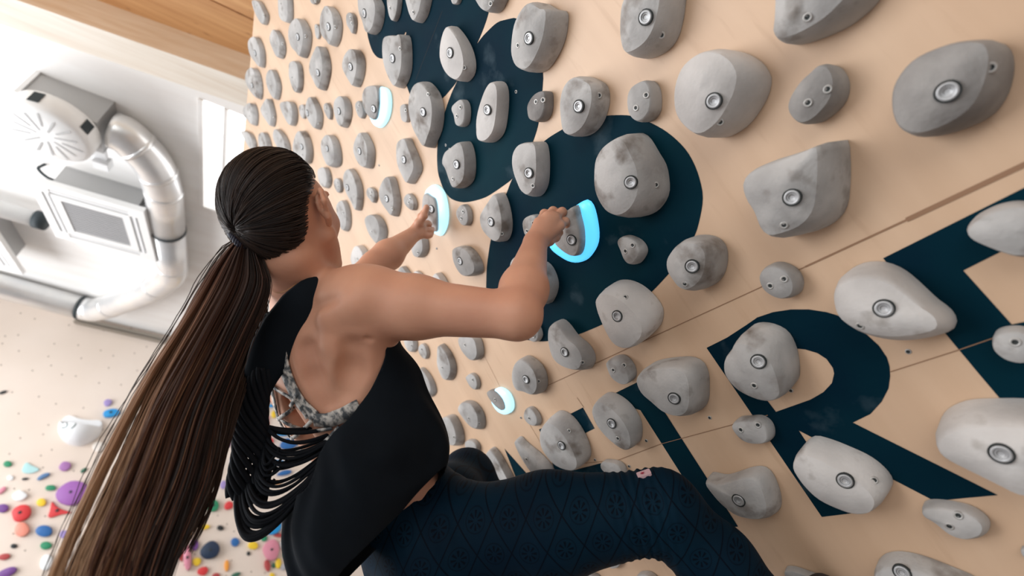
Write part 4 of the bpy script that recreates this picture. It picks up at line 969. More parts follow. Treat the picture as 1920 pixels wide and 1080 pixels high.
def cassette(cx, cy, rot, label):
    e = empty('ceiling_cassette', (cx, cy, 4.9))
    tag(e, label, 'air conditioner', 'white cassette air conditioners under the ceiling')
    cr_, sr_ = math.cos(rot), math.sin(rot)
    def tr(vs):
        return [(cx + x * cr_ - y * sr_, cy + x * sr_ + y * cr_, z) for x, y, z in vs]
    v, f = box(-0.31, 0.31, -0.31, 0.31, 4.65, 4.9)
    link('unit_body', tr(v), f, M_GREY, e, False, (cx, cy, 4.77))
    # panel frame as a ring of four bars plus slots
    a, b = 0.41, 0.225
    parts = [box(-a, a, -a, -0.345, 4.60, 4.65), box(-a, a, 0.345, a, 4.60, 4.65), box(-a, -0.345, -0.345, 0.345, 4.60, 4.65), box(0.345, a, -0.345, 0.345, 4.60, 4.65),
             box(-0.285, 0.285, -0.285, -b, 4.60, 4.65), box(-0.285, 0.285, b, 0.285, 4.60, 4.65), box(-0.285, -b, -b, b, 4.60, 4.65), box(b, 0.285, -b, b, 4.60, 4.65)]
    parts += [box(sx * 0.345 - (0.06 if sx > 0 else 0), sx * 0.345 + (0.06 if sx < 0 else 0), sy * 0.345 - (0.06 if sy > 0 else 0), sy * 0.345 + (0.06 if sy < 0 else 0), 4.60, 4.65) for sx in (-1, 1) for sy in (-1, 1)]
    v, f = merge(parts)
    link('face_panel', tr(v), f, M_WHITE2, e, False, (cx, cy, 4.62))
    for (x0, x1, y0, y1) in ((-0.285, 0.285, -0.345, -0.285), (-0.285, 0.285, 0.285, 0.345), (-0.345, -0.285, -0.285, 0.285), (0.285, 0.345, -0.285, 0.285)):
        v, f = box(x0, x1, y0, y1, 4.63, 4.65)
        link('outlet_slot', tr(v), f, M_GREY, e, False, (cx, cy, 4.64))
        mx_, my_ = (x0 + x1) / 2, (y0 + y1) / 2
        if x1 - x0 > y1 - y0:
            v, f = box(x0, x1, my_ - 0.012, my_ + 0.012, 4.604, 4.612)
        else:
            v, f = box(mx_ - 0.012, mx_ + 0.012, y0, y1, 4.604, 4.612)
        link('louvre', tr(v), f, M_WHITE, e, False, (cx, cy, 4.608))
    v, f = merge([box(-b, b, -b + 0.03 * k, -b + 0.03 * k + 0.016, 4.605, 4.62) for k in range(15)] + [box(-b, b, -b, b, 4.625, 4.635)])
    link('intake_grille', tr(v), f, M_GRILLE, e, False, (cx, cy, 4.62))
    return e


M_GRILLE = mat('grille_plastic', (0.42, 0.42, 0.43), 0.5)
e = cassette(-1.875, 4.66, -0.05, 'white square cassette air conditioner with grey grille beside the duct bend')
V, F = tube([(-1.62, 4.45, 4.8), (-1.56, 4.47, 4.80), (-1.53, 4.55, 4.8)], 0.045, 14)
link('pipe_stub', V, F, M_WHITE, e, True, (-1.58, 4.48, 4.8))
V, F = tube(catmull([(-2.17, 4.42, 4.76), (-2.25, 4.38, 4.74), (-2.33, 4.36, 4.78), (-2.36, 4.42, 4.86), (-2.36, 4.44, 4.9)], 16, False).tolist(), 0.012, 8)
link('cable', V, F, M_BLK, e, True, (-2.3, 4.4, 4.8))
cassette(-3.17, 5.72, -0.05, 'white cassette air conditioner mostly outside the left frame edge')
V, F = tube([(-5.5, 5.18, 4.74), (-2.45, 5.12, 4.74)], 0.075, 18)
o = link('insulated_pipe', V, F, M_WHITE2, None, True, (-4.0, 5.15, 4.74))
tag(o, 'pale insulated pipe ending left of the square cassette air conditioner', 'pipe')
V, F = tube([(-2.49, 5.12, 4.74), (-2.41, 5.118, 4.74)], 0.086, 18)
link('end_cap', V, F, M_BLK, o, True, (-2.45, 5.12, 4.74))

# ---------------------------------------------------------------- far wall holds
PAL = {'lilac': (0.34, 0.26, 0.55), 'bright blue': (0.015, 0.30, 0.68), 'cream': (0.80, 0.74, 0.68), 'green': (0.02, 0.25, 0.12), 'mauve': (0.36, 0.16, 0.40),
       'dark green': (0.03, 0.13, 0.08), 'black': (0.015, 0.018, 0.02), 'slate blue': (0.10, 0.20, 0.38), 'white': (0.83, 0.85, 0.86), 'purple': (0.33, 0.12, 0.42),
       'yellow': (0.85, 0.58, 0.03), 'pink': (0.66, 0.25, 0.33), 'violet': (0.17, 0.06, 0.27), 'red': (0.65, 0.04, 0.045), 'salmon': (0.82, 0.30, 0.22),
       'blue': (0.02, 0.13, 0.38), 'dull red': (0.42, 0.06, 0.06), 'grey green': (0.28, 0.33, 0.26), 'coral': (0.80, 0.20, 0.15), 'grey': (0.42, 0.42, 0.45),
       'orange': (0.85, 0.34, 0.05), 'lime': (0.50, 0.55, 0.12), 'navy': (0.012, 0.03, 0.07), 'pale teal': (0.42, 0.68, 0.69)}
PM = {k: mat('hold_' + k.replace(' ', '_'), c, 0.45) for k, c in PAL.items()}


def WF(u, v, h):
    return Vector((u, 7.6 - h, 1.9 + v))


for i, (label, colr, ring, ol) in enumerate(WALL_HOLDS):
    ol = [(p[0] / 1e3, p[1] / 1e3) for p in ol]
    A_ = np.array(ol)
    r = np.linalg.norm(A_ - A_.mean(0), axis=1).mean()
    V, F, c, Bs = hold_mesh(ol, r * (0.25 if ring == 2 else 0.6), WF, 7.6, 900 + i, nseg=20, facet=0.8)
    # keep outward facing sides
    o = link('bouldering_hold', V, [q[::-1] for q in F], PM[colr], None, True, tuple(c))
    tag(o, label, 'climbing hold', 'coloured bouldering holds on the far wall')
    if ring == 1 or r > 0.07:
        p = c + Vector((0, -1, 0)) * r * (0.70 if ring != 2 else 0.33)
        V, F, mi = disc_stack(p, (0, -1, 0), [(r * 0.28 if ring == 1 else 0.016, 0, 0), (r * 0.25 if ring == 1 else 0.014, 0.006, 0), (0.006, 0.006, 0)], 12)
        link('bolt_hole', V, F, [M_BLK], o, True, tuple(p))
# the big white volume with its scooped top
ol = [(p[0] / 1e3, p[1] / 1e3) for p in VOLUME]
Q = catmull(ol, 40)
cq = Q.mean(0)
V, F = [], []
sc = np.array([Q[:, 0].max() - 0.25, Q[:, 1].max() + 0.10]); sr = 0.235
prof = [(math.cos(a * math.pi / 2), 0.29 * math.sin(a * math.pi / 2) ** 0.8) for a in np.linspace(0, 0.97, 26)]
for s, h in prof:
    for q in Q:
        p = cq + (q - cq) * s
        dd_ = np.hypot((p[0] - sc[0]) * 0.72, p[1] - sc[1])
        hh = h
        if dd_ < sr:
            hh = min(h, 0.03 + 0.5 * max(0.0, dd_ - sr + 0.03))
        V.append(WF(p[0], p[1], hh))
nr = len(prof)
for i in range(nr - 1):
    for k in range(40):
        F.append((i * 40 + k, (i + 1) * 40 + k, (i + 1) * 40 + (k + 1) % 40, i * 40 + (k + 1) % 40))
F.append(tuple(reversed(range((nr - 1) * 40, nr * 40))))
c = WF(cq[0], cq[1], 0)
vol = link('bouldering_volume', V, F, mat('volume_white', (0.86, 0.88, 0.90), 0.4), None, True, tuple(c))
tag(vol, 'large white rounded volume with a scooped top and a dark mark, upper far wall', 'climbing volume')
mk = []
mu, mv = Q[:, 0].min() + 0.13, cq[1] + 0.02
vb = BVHTree.FromPolygons([tuple(p) for p in V], F)
for cen, a0, a1, rx, ry in (((mu - 0.03, mv), 40, 250, 0.028, 0.026), ((mu - 0.015, mv - 0.045), -140, 70, 0.030, 0.026), ((mu + 0.055, mv - 0.02), -80, 90, 0.03, 0.05)):
    pts = []
    for k in range(11):
        an = math.radians(a0 + (a1 - a0) * k / 10)
        tp = WF(cen[0] + rx * math.cos(an), cen[1] + ry * math.sin(an), 0.4)
        hp_, _n, _i, _d2 = vb.ray_cast(tp, Vector((0, 1, 0)))
        if hp_:
            pts.append(hp_)
    if len(pts) > 3:
        mk.append(tube(pts, 0.007, 6))
if mk:
    VV_, FF_ = merge(mk)
    link('drawn_mark', VV_, FF_, mat('mark_ink', (0.03, 0.08, 0.07), 0.7), vol, False, tuple(c))
# ---------------------------------------------------------------- the climber
M_SKIN = mat('skin', (0.56, 0.29, 0.195), 0.5, spec=0.35, Subsurface_Weight=0.12, Subsurface_Scale=0.01)
M_SKIN.node_tree.nodes['Principled BSDF'].inputs['Subsurface Radius'].default_value = (1.0, 0.35, 0.2)
noisy(M_SKIN, (0.57, 0.285, 0.19), (0.67, 0.36, 0.24), 9.0, (1, 1, 1), 5, 0.3, 0.7, 0.10, bscale=220)
M_HAIR = mat('hair', (0.03, 0.02, 0.015), 0.42, spec=0.28)
M_TOP = noisy(mat('black_jersey', (0.004, 0.006, 0.009), 0.85, spec=0.15), (0.002, 0.004, 0.007), (0.005, 0.009, 0.014), 6.0)[0]
M_ROPE = mat('black_cord', (0.004, 0.006, 0.010), 0.8, spec=0.2)
M_LEG, _cr, _src = noisy(mat('navy_leggings', (0.004, 0.012, 0.03), 0.7, spec=0.08), (0.0010, 0.0095, 0.022), (0.0013, 0.0165, 0.034), 7.0, bump=0.05)


def leg_pattern(m, d, w):
    """lozenge lines and small eight-petalled flowers printed on the cloth"""
    t = m.node_tree
    tc = nd(m, 'ShaderNodeTexCoord')
    def dot(v):
        n = nd(m, 'ShaderNodeVectorMath', operation='DOT_PRODUCT')
        t.links.new(tc.outputs['Object'], n.inputs[0]); n.inputs[1].default_value = tuple(v)
        return n.outputs['Value']
    def mth(op, a, b=None, c=None):
        n = nd(m, 'ShaderNodeMath', operation=op)
        for i, x in enumerate((a, b, c)):
            if x is None:
                continue
            if isinstance(x, (int, float)):
                n.inputs[i].default_value = x
            else:
                t.links.new(x, n.inputs[i])
        return n.outputs[0]
    P = 0.062
    s, r = dot(d), dot(w)
    l1 = mth('DIVIDE', mth('MULTIPLY_ADD', r, 0.62, s), P)
    l2 = mth('DIVIDE', mth('MULTIPLY_ADD', r, -0.62, s), P)
    def edge_of(l, wd):
        return mth('LESS_THAN', mth('ABSOLUTE', mth('SUBTRACT', mth('FRACT', l), 0.5)), wd)
    lines = mth('MAXIMUM', edge_of(l1, 0.022), edge_of(l2, 0.022))
    f1 = mth('SUBTRACT', mth('FRACT', mth('ADD', l1, 0.5)), 0.5)
    f2 = mth('SUBTRACT', mth('FRACT', mth('ADD', l2, 0.5)), 0.5)
    x = mth('ADD', f1, f2); y = mth('MULTIPLY', mth('SUBTRACT', f1, f2), 1.6)
    rad = mth('SQRT', mth('MULTIPLY_ADD', x, x, mth('MULTIPLY', y, y)))
    ang = mth('ARCTAN2', y, x)
    pet = mth('GREATER_THAN', mth('COSINE', mth('MULTIPLY', ang, 8.0)), 0.25)
    inn = mth('MULTIPLY', mth('LESS_THAN', rad, 0.42), mth('GREATER_THAN', rad, 0.13))
    ringl = mth('LESS_THAN', mth('ABSOLUTE', mth('SUBTRACT', rad, 0.55)), 0.03)
    fl = mth('MAXIMUM', mth('MULTIPLY', pet, inn), mth('MULTIPLY', ringl, 0.6))
    fac = mth('MULTIPLY', mth('MAXIMUM', lines, fl), 0.78)
    mix_over(m, fac, (0.0004, 0.0015, 0.005))


_d = Vector((0.6597,0.7174,2.0641)) - Vector((0.3713,0.9729,2.0311)); _d.normalize()
_w = Vector((0.3660,0.7402,0.5641)).cross(_d).normalized()
leg_pattern(M_LEG, _d, _w)
mix_over(M_LEG, ramp_of(M_LEG, _src, 26, 0.78, 0.86, 3), (0.10, 0.13, 0.17))
M_BRA = noisy(mat('lace_bra', (0.35, 0.35, 0.33), 0.8), (0.08, 0.09, 0.10), (0.60, 0.57, 0.53), 90.0, lo=0.42, hi=0.58)[0]
M_GOLD = mat('gold', (0.75, 0.50, 0.25), 0.3, 0.9)
M_SHOE = mat('shoe_rubber', (0.02, 0.02, 0.025), 0.6)


def v3(*a):
    return np.array(a, float)


class Field:
    """sampled distance field in a box, blended from rounded cones and ellipsoids"""
    def __init__(self, lo, hi, h):
        self.lo = np.array(lo, float)
        self.h = h
        self.n = np.ceil((np.array(hi, float) - self.lo) / h).astype(int) + 1
        self.d = np.full(tuple(self.n), 0.2, dtype=np.float32)

    def _region(self, a, b, pad):
        i0 = np.maximum(np.floor((np.minimum(a, b) - pad - self.lo) / self.h).astype(int), 0)
        i1 = np.minimum(np.ceil((np.maximum(a, b) + pad - self.lo) / self.h).astype(int) + 1, self.n)
        sl = tuple(slice(int(x), int(y)) for x, y in zip(i0, i1))
        g = np.meshgrid(*[self.lo[k] + np.arange(i0[k], i1[k]) * self.h for k in range(3)], indexing='ij')
        return sl, g

    def _blend(self, sl, d, k, sub=False):
        o = self.d[sl]
        if sub:
            d = -d
            hh = np.clip(0.5 - 0.5 * (d - o) / k, 0, 1)
            self.d[sl] = o * hh + d * (1 - hh) + k * hh * (1 - hh)
        else:
            hh = np.clip(0.5 + 0.5 * (o - d) / k, 0, 1)
            self.d[sl] = o * (1 - hh) + d * hh - k * hh * (1 - hh)

    def cone(self, a, b, ra, rb, k=0.02, sub=False):
        a = np.array(a, float); b = np.array(b, float)
        sl, g = self._region(a, b, max(ra, rb) + max(k, 0.03) + 3 * self.h)
        if min(g[0].shape) == 0:
            return
        ab = b - a
        L2 = ab @ ab
        p = [g[i] - a[i] for i in range(3)]
        t = np.clip((p[0] * ab[0] + p[1] * ab[1] + p[2] * ab[2]) / L2, 0, 1)
        r = ra + (rb - ra) * (t * t * (3 - 2 * t) if False else t)
        d = np.sqrt(sum((p[i] - t * ab[i]) ** 2 for i in range(3))) - r
        self._blend(sl, d.astype(np.float32), k, sub)

    def ell(self, c, ax, rad, k=0.02, sub=False):
        """ax: 3 unit axes, rad: 3 radii"""
        c = np.array(c, float)
        rm = max(rad)
        sl, g = self._region(c, c, rm + max(k, 0.03) + 3 * self.h)
        if min(g[0].shape) == 0:
            return
        p = [g[i] - c[i] for i in range(3)]
        q = [sum(p[i] * ax[j][i] for i in range(3)) for j in range(3)]
        k0 = np.sqrt(sum((q[j] / rad[j]) ** 2 for j in range(3))) + 1e-9
        k1 = np.sqrt(sum((q[j] / rad[j] ** 2) ** 2 for j in range(3))) + 1e-9
        self._blend(sl, (k0 * (k0 - 1) / k1).astype(np.float32), k, sub)

    def seen(self, q):
        """first surface point on the sight line through q"""
        e = np.array(EYE); q = np.array(q, float); d = (q - e) / np.linalg.norm(q - e)
        ts = np.arange(0.55, 1.4, 0.003)
        P = e + ts[:, None] * d
        v = sample(self, P)
        k = np.argmax(v < 0)
        return P[k]

    def mesh(self, iso=0.0):
        """naive surface nets"""
        d = self.d - iso
        s = d < 0
        c = np.zeros(tuple(np.array(d.shape) - 1), np.uint8)
        for i in (0, 1):
            for j in (0, 1):
                for k in (0, 1):
                    c += s[i:i + c.shape[0], j:j + c.shape[1], k:k + c.shape[2]]
        act = (c > 0) & (c < 8)
        ids = np.full(act.shape, -1, np.int32)
        I = np.argwhere(act)
        ids[act] = np.arange(len(I))
        acc = np.zeros((len(I), 3)); cnt = np.zeros(len(I))
        for ax in range(3):
            for i in (0, 1):
                for j in (0, 1):
                    o = [0, 0, 0]
                    oth = [q for q in range(3) if q != ax]
                    o[oth[0]] = i; o[oth[1]] = j
                    A = I + o
                    Bq = A.copy(); Bq[:, ax] += 1
                    da = d[A[:, 0], A[:, 1], A[:, 2]]; db = d[Bq[:, 0], Bq[:, 1], Bq[:, 2]]
                    m = (da < 0) != (db < 0)
                    t = np.where(m, da / np.where(m, da - db, 1), 0)
                    P = np.array(o, float) + np.zeros((len(I), 3))
                    P[:, ax] += t
                    acc[m] += P[m]; cnt[m] += 1
        V = (I + acc / cnt[:, None]) * self.h + self.lo
        F = []
        for ax in range(3):
            oth = [q for q in range(3) if q != ax]
            sl0 = [slice(None)] * 3; sl1 = [slice(None)] * 3
            sl0[ax] = slice(0, -1); sl1[ax] = slice(1, None)
            cr = s[tuple(sl0)] != s[tuple(sl1)]
            E = np.argwhere(cr)
            E = E[(E[:, oth[0]] > 0) & (E[:, oth[1]] > 0) & (E[:, oth[0]] < act.shape[oth[0]]) & (E[:, oth[1]] < act.shape[oth[1]])]
            q = []
            for (i, j) in ((-1, -1), (0, -1), (0, 0), (-1, 0)):
                A = E.copy(); A[:, oth[0]] += i; A[:, oth[1]] += j
                q.append(ids[A[:, 0], A[:, 1], A[:, 2]])
            q = np.stack(q, 1)
            ins = s[E[:, 0], E[:, 1], E[:, 2]]
            flip = ins if ax != 1 else ~ins
            q[~flip] = q[~flip][:, ::-1]
            F.append(q)
        return V, np.vstack(F)


def sample(fld, P):
    P = np.asarray(P); q = (P - fld.lo) / fld.h
    i = np.clip(np.floor(q).astype(int), 0, np.array(fld.d.shape) - 2); t = q - i
    r = 0
    for a in (0, 1):
        for b in (0, 1):
            for c in (0, 1):
                w = (t[:, 0] if a else 1 - t[:, 0]) * (t[:, 1] if b else 1 - t[:, 1]) * (t[:, 2] if c else 1 - t[:, 2])
                r = r + w * fld.d[i[:, 0] + a, i[:, 1] + b, i[:, 2] + c]
    return r


def clip_mesh(V, F, val):
    """keep val > 0, cutting quads exactly along val = 0"""
    keep = val > 0
    k = keep[F].sum(1)
    full = F[k == F.shape[1]]
    part = F[(k > 0) & (k < F.shape[1])]
    Vn = list(map(tuple, V)); cut = {}
    faces = [tuple(q) for q in full]
    def cp(a, b):
        key = (min(a, b), max(a, b))
        if key not in cut:
            t = val[a] / (val[a] - val[b])
            cut[key] = len(Vn)
            Vn.append(tuple(V[a] + (V[b] - V[a]) * t))
        return cut[key]
    for q in part:
        n = len(q); o = []
        for i in range(n):
            a, b = int(q[i]), int(q[(i + 1) % n])
            if keep[a]:
                o.append(a)
            if keep[a] != keep[b]:
                o.append(cp(a, b))
        if len(o) >= 3:
            faces.append(tuple(o))
    used = sorted({i for q in faces for i in q})
    mp = {o: i for i, o in enumerate(used)}
    return [Vn[i] for i in used], [tuple(mp[i] for i in q) for q in faces]


def smooth_v(V, F, it=2, lam=0.5):
    V = V.copy()
    E = np.vstack([F[:, [0, 1]], F[:, [1, 2]], F[:, [2, 3]], F[:, [3, 0]]])
    n = len(V)
    deg = np.bincount(E[:, 0], minlength=n) + np.bincount(E[:, 1], minlength=n)
    for _ in range(it):
        for l in (lam, -lam * 1.04):
            acc = np.zeros_like(V)
            for j in range(3):
                acc[:, j] = np.bincount(E[:, 0], V[E[:, 1], j], n) + np.bincount(E[:, 1], V[E[:, 0], j], n)
            V += l * (acc / np.maximum(deg, 1)[:, None] - V)
    return V


# joints (world metres)
SR = v3(0.0768,0.7948,2.3584)
SL = v3(0.0119,1.0596,2.3811)
ER = v3(0.3148,0.6102,2.3134)
WR = v3(0.3747,0.6615,2.5351)
EL = v3(0.1279,1.0820,2.6487)
WL = v3(0.2049,1.0902,2.7918)
CN = v3(-0.0083,0.9357,2.4237)
HD = v3(-0.0807,0.7930,2.4896)
RIB = v3(0.1002,0.9667,2.2594)
BEL = v3(0.2204,1.0103,2.1420)
PEL = v3(0.3362,1.0436,2.0409)
HR = v3(0.3758,0.9838,2.0139)
HL = v3(0.3779,1.1379,2.0230)
KR = v3(0.6764,0.7041,2.0707)
AR = v3(1.0208,0.6773,1.8735)
KL = v3(0.5522,1.3332,2.2210)
AL = v3(0.8742,1.3884,1.9928)
LFT = v3(-0.2611,0.9634,0.0611)
UPT = v3(-0.6471,-0.2621,0.7160)
BCK = np.cross(LFT, UPT); BCK /= np.linalg.norm(BCK)
if BCK @ v3(-0.7064,-0.1471,-0.6924) < 0:
    BCK = -BCK
LFT = LFT - UPT * (LFT @ UPT); LFT /= np.linalg.norm(LFT)
TAX = (LFT, UPT, BCK)
# head axes
HUP = v3(-0.5871,-0.4632,0.6639)
HF = v3(0.3816,0.5121,0.7695)
HF = HF - HUP * (HF @ HUP); HF /= np.linalg.norm(HF)
HRT = np.cross(HF, HUP); HRT /= np.linalg.norm(HRT)
HAX = (HF, HRT, HUP)
nwn = np.array(NW)


def at_height(P, h):
    return P + nwn * (h - (P - np.array(FOOT)) @ nwn)


AR = at_height(AR, max(0.075, (AR - np.array(FOOT)) @ nwn)); AL = at_height(AL, max(0.08, (AL - np.array(FOOT)) @ nwn))
TR_ = at_height(AR + np.array(SW) * 0.11 + v3(0, -0.06, 0), 0.036)
TL_ = at_height(AL + np.array(SW) * 0.10 + v3(0, 0.06, 0), 0.036)


def hpt(a, b, c):
    return HD + HF * a + HRT * b + HUP * c


def body_field(h, lo, hi, legs_only=False, hands=True):
    f = Field(lo, hi, h)
    # pelvis and legs
    f.ell(PEL, TAX, (0.150, 0.10, 0.108), 0.02)
    for H_, K_, A_, s in ((HR, KR, AR, 1), (HL, KL, AL, -1)):
        f.cone(H_, H_ + (K_ - H_) * 0.5, 0.088, 0.088, 0.05)
        f.cone(H_ + (K_ - H_) * 0.5, K_, 0.088, 0.062, 0.03)
        f.cone(K_, K_ + (A_ - K_) * 0.35, 0.060, 0.060, 0.03)
        f.cone(K_ + (A_ - K_) * 0.35, A_, 0.060, 0.036, 0.03)
        if s < 0:
            f.ell(K_, TAX, (0.068, 0.068, 0.068), 0.03)
        # gluteus
        f.ell(H_ + BCK * 0.045 - UPT * 0.02, TAX, (0.085, 0.10, 0.085), 0.04)
    if legs_only:
        f.cone(PEL, BEL, 0.10, 0.095, 0.04)
        return f
    for A_, tt in ((AR, TR_), (AL, TL_)):
        f.cone(A_, tt, 0.036, 0.024, 0.02)
    # trunk
    f.ell(BEL, TAX, (0.124, 0.13, 0.088), 0.05)
    f.ell(RIB, TAX, (0.160, 0.185, 0.106), 0.05)
    f.ell(RIB + UPT * 0.07, TAX, (0.150, 0.12, 0.09), 0.04)
    mid = (SR + SL) / 2
    f.cone(SR - UPT * 0.03, SL - UPT * 0.03, 0.058, 0.055, 0.05)
    f.cone(CN, SR + UPT * 0.012, 0.050, 0.048, 0.04)
    f.cone(CN, SL + UPT * 0.012, 0.050, 0.045, 0.04)
    # lats and shoulder blades
    f.cone(SR - UPT * 0.04 + BCK * 0.01, RIB - LFT * 0.075 - UPT * 0.07, 0.052, 0.045, 0.04)
    f.cone(SL - UPT * 0.04 + BCK * 0.01, RIB + LFT * 0.085 - UPT * 0.07, 0.055, 0.045, 0.04)
    f.ell(SR * 0.66 + mid * 0.34 - UPT * 0.085 + BCK * 0.062, TAX, (0.046, 0.070, 0.034), 0.012)
    f.ell(SL * 0.66 + mid * 0.34 - UPT * 0.085 + BCK * 0.055, TAX, (0.050, 0.072, 0.022), 0.018)
    f.cone(SR - LFT * 0.0 - UPT * 0.055 + BCK * 0.040, SR * 0.55 + mid * 0.45 - UPT * 0.02 + BCK * 0.052, 0.022, 0.014, 0.015)
    # spine furrow
    f.cone(mid - UPT * 0.06 + BCK * 0.100, RIB - UPT * 0.16 + BCK * 0.116, 0.020, 0.024, 0.020, sub=True)
    # relief of the back: scapula spine and border, furrows, lat edge
    if hands and h > 0.003:
        def relief(pts, r, depth, k, sub):
            S_ = [f.seen(q_) for q_ in pts]
            o_ = [s_ + (-BCK if not sub else BCK) * depth for s_ in S_]
            return o_
        jobs = []
        for pts, r, dep, k, sub in (
            ([(0.1055,0.7994,2.3781), (0.0711,0.8295,2.3610), (0.0398,0.8605,2.3406)], 0.022, 0.013, 0.016, False),
            ([(0.0410,0.8624,2.3373), (0.0586,0.8826,2.2993), (0.0957,0.8962,2.2574)], 0.020, 0.012, 0.014, False),
            ([(0.0256,0.9016,2.2958), (0.0541,0.9205,2.2525), (0.0933,0.9298,2.2150)], 0.016, 0.006, 0.016, True),
            ([(0.1081,0.8560,2.3021), (0.1168,0.8771,2.2688), (0.1175,0.9025,2.2350)], 0.018, 0.011, 0.020, True),
            ([(0.0512,0.8260,2.3784), (0.0200,0.8518,2.3648)], 0.014, 0.010, 0.016, True),
            ([(0.1186,0.8388,2.3179), (0.1534,0.8226,2.3165)], 0.007, 0.002, 0.006, True)):
            jobs.append((relief(pts, r, dep, k, sub), r, k, sub))
        for o_, r, k, sub in jobs:
            for a_, b_ in zip(o_, o_[1:]):
                f.cone(a_, b_, r, r, k, sub=sub)
    # front: breasts
    for s in (-1, 1):
        f.ell(RIB + LFT * 0.06 * s - BCK * 0.066 + UPT * 0.01, TAX, (0.050, 0.050, 0.045), 0.03)
    # neck and head
    f.cone(CN, hpt(-0.030, 0, -0.070), 0.056, 0.050, 0.03)
    f.cone(CN + (SR - CN) * 0.35, hpt(-0.055, 0.022, -0.075), 0.030, 0.022, 0.035)
    f.cone(CN + (SL - CN) * 0.35, hpt(-0.055, -0.022, -0.075), 0.030, 0.022, 0.035)
    f.ell(hpt(-0.012, 0, 0.018), HAX, (0.094, 0.074, 0.092), 0.02)
    f.ell(hpt(0.030, 0, -0.020), HAX, (0.066, 0.062, 0.082), 0.03)
    for s in (-1, 1):
        f.cone(hpt(-0.002, 0.062 * s, -0.050), hpt(0.066, 0.018 * s, -0.106), 0.018, 0.016, 0.02)
        f.ell(hpt(0.062, 0.036 * s, -0.028), HAX, (0.022, 0.020, 0.018), 0.02)       # cheekbone
        f.cone(hpt(0.080, 0.030 * s, 0.014), hpt(0.090, 0.034 * s, 0.014), 0.012, 0.015, 0.012, sub=True)
        f.cone(hpt(0.083, 0.012 * s, 0.028), hpt(0.078, 0.045 * s, 0.030), 0.007, 0.006, 0.012)
        # ear: rim, bowl, lobe
        e = lambda a, c, o=0.0: hpt(-0.016 + a, (0.081 + o * 1.4) * s, c)
        f.cone(e(0.006, 0.020, 0.000), e(-0.012, 0.026, 0.010), 0.0045, 0.0045, 0.006)
        f.cone(e(-0.012, 0.026, 0.010), e(-0.022, 0.006, 0.014), 0.0045, 0.0045, 0.006)
        f.cone(e(-0.022, 0.006, 0.014), e(-0.010, -0.020, 0.008), 0.0045, 0.0045, 0.006)
        f.cone(e(-0.010, -0.020, 0.008), e(0.000, -0.032, 0.002), 0.006, 0.0065, 0.006)
        f.ell(e(-0.006, 0.002, 0.002), HAX, (0.014, 0.006, 0.022), 0.006)
    f.cone(hpt(0.092, 0, 0.020), hpt(0.112, 0, -0.022), 0.008, 0.010, 0.012)
    f.ell(hpt(0.100, 0, -0.028), HAX, (0.012, 0.015, 0.007), 0.008)
    f.cone(hpt(0.093, -0.018, -0.052), hpt(0.093, 0.018, -0.052), 0.006, 0.006, 0.008)
    f.cone(hpt(0.090, -0.015, -0.062), hpt(0.090, 0.015, -0.062), 0.0065, 0.0065, 0.008)
    f.ell(hpt(0.078, 0, -0.094), HAX, (0.018, 0.018, 0.014), 0.02)
    # arms
    for S_, E_, W_, s in ((SR, ER, WR, 1), (SL, EL, WL, -1)):
        q = 1.0 if s == 1 else 0.95
        f.cone(S_, S_ + (E_ - S_) * 0.38, 0.058 * q, 0.054 * q, 0.035)
        f.cone(S_ + (E_ - S_) * 0.38, E_, 0.051 * q, 0.039 * q, 0.03)
        f.ell(S_ + (E_ - S_) * 0.12 + UPT * 0.012, TAX, (0.058, 0.052, 0.056), 0.03)
        d = (W_ - E_)
        f.cone(E_, E_ + d * 0.32, 0.038 * q, 0.042 * q, 0.02)
        f.cone(E_ + d * 0.32, W_, 0.041 * q, 0.0245 * q, 0.02)
    # right hand, gripping over the edge of the hold
    def finger(pts, r0, r1):
        for i in range(len(pts) - 1):
            t0 = i / (len(pts) - 1); t1 = (i + 1) / (len(pts) - 1)
            f.cone(pts[i], pts[i + 1], r0 + (r1 - r0) * t0, r0 + (r1 - r0) * t1, 0.004)
            if i:
                f.cone(pts[i] - 0.0005, pts[i] + 0.0005, (r0 + (r1 - r0) * t0) * 1.06, (r0 + (r1 - r0) * t0) * 1.06, 0.004)
    kn = [v3(0.3740,0.6468,2.5779), v3(0.3876,0.6373,2.5904), v3(0.4040,0.6317,2.5924), v3(0.4165,0.6327,2.5795)]
    for kk, r in zip(kn, (0.0125, 0.0130, 0.0125, 0.0115)):
        f.cone(WR + (kk - WR) * 0.05, kk, 0.0175, r, 0.006)
    f.cone(WR, (kn[1] + kn[2]) / 2, 0.020, 0.013, 0.015)
    finger([kn[0], v3(0.3940,0.6591,2.6233), v3(0.4197,0.6695,2.6426), v3(0.4358,0.6748,2.6465)], 0.0100, 0.0075)
    finger([kn[1], v3(0.4070,0.6450,2.6262), v3(0.4297,0.6544,2.6417), v3(0.4433,0.6600,2.6432)], 0.0100, 0.0075)
    finger([kn[2], v3(0.4214,0.6313,2.6206), v3(0.4386,0.6425,2.6302), v3(0.4465,0.6503,2.6291)], 0.0094, 0.0072)
    finger([kn[3], v3(0.4304,0.6330,2.5984), v3(0.4435,0.6423,2.6026), v3(0.4485,0.6499,2.5999)], 0.0084, 0.0064)
    # right thumb, against the near side of the hold
    finger([WR + (kn[3] - WR) * 0.25, v3(0.4053,0.6589,2.5540), v3(0.4205,0.6578,2.5688), v3(0.4308,0.6568,2.5847)], 0.0135, 0.0085)
    # left hand, thumb up along the hold's near edge
    kl = [v3(0.2138,1.0707,2.8347), v3(0.2239,1.0760,2.8248), v3(0.2321,1.0813,2.8160), v3(0.2368,1.0858,2.8070)]
    for kk, r in zip(kl, (0.0125, 0.0125, 0.012, 0.011)):
        f.cone(WL + (kk - WL) * 0.05, kk, 0.0175, r, 0.006)
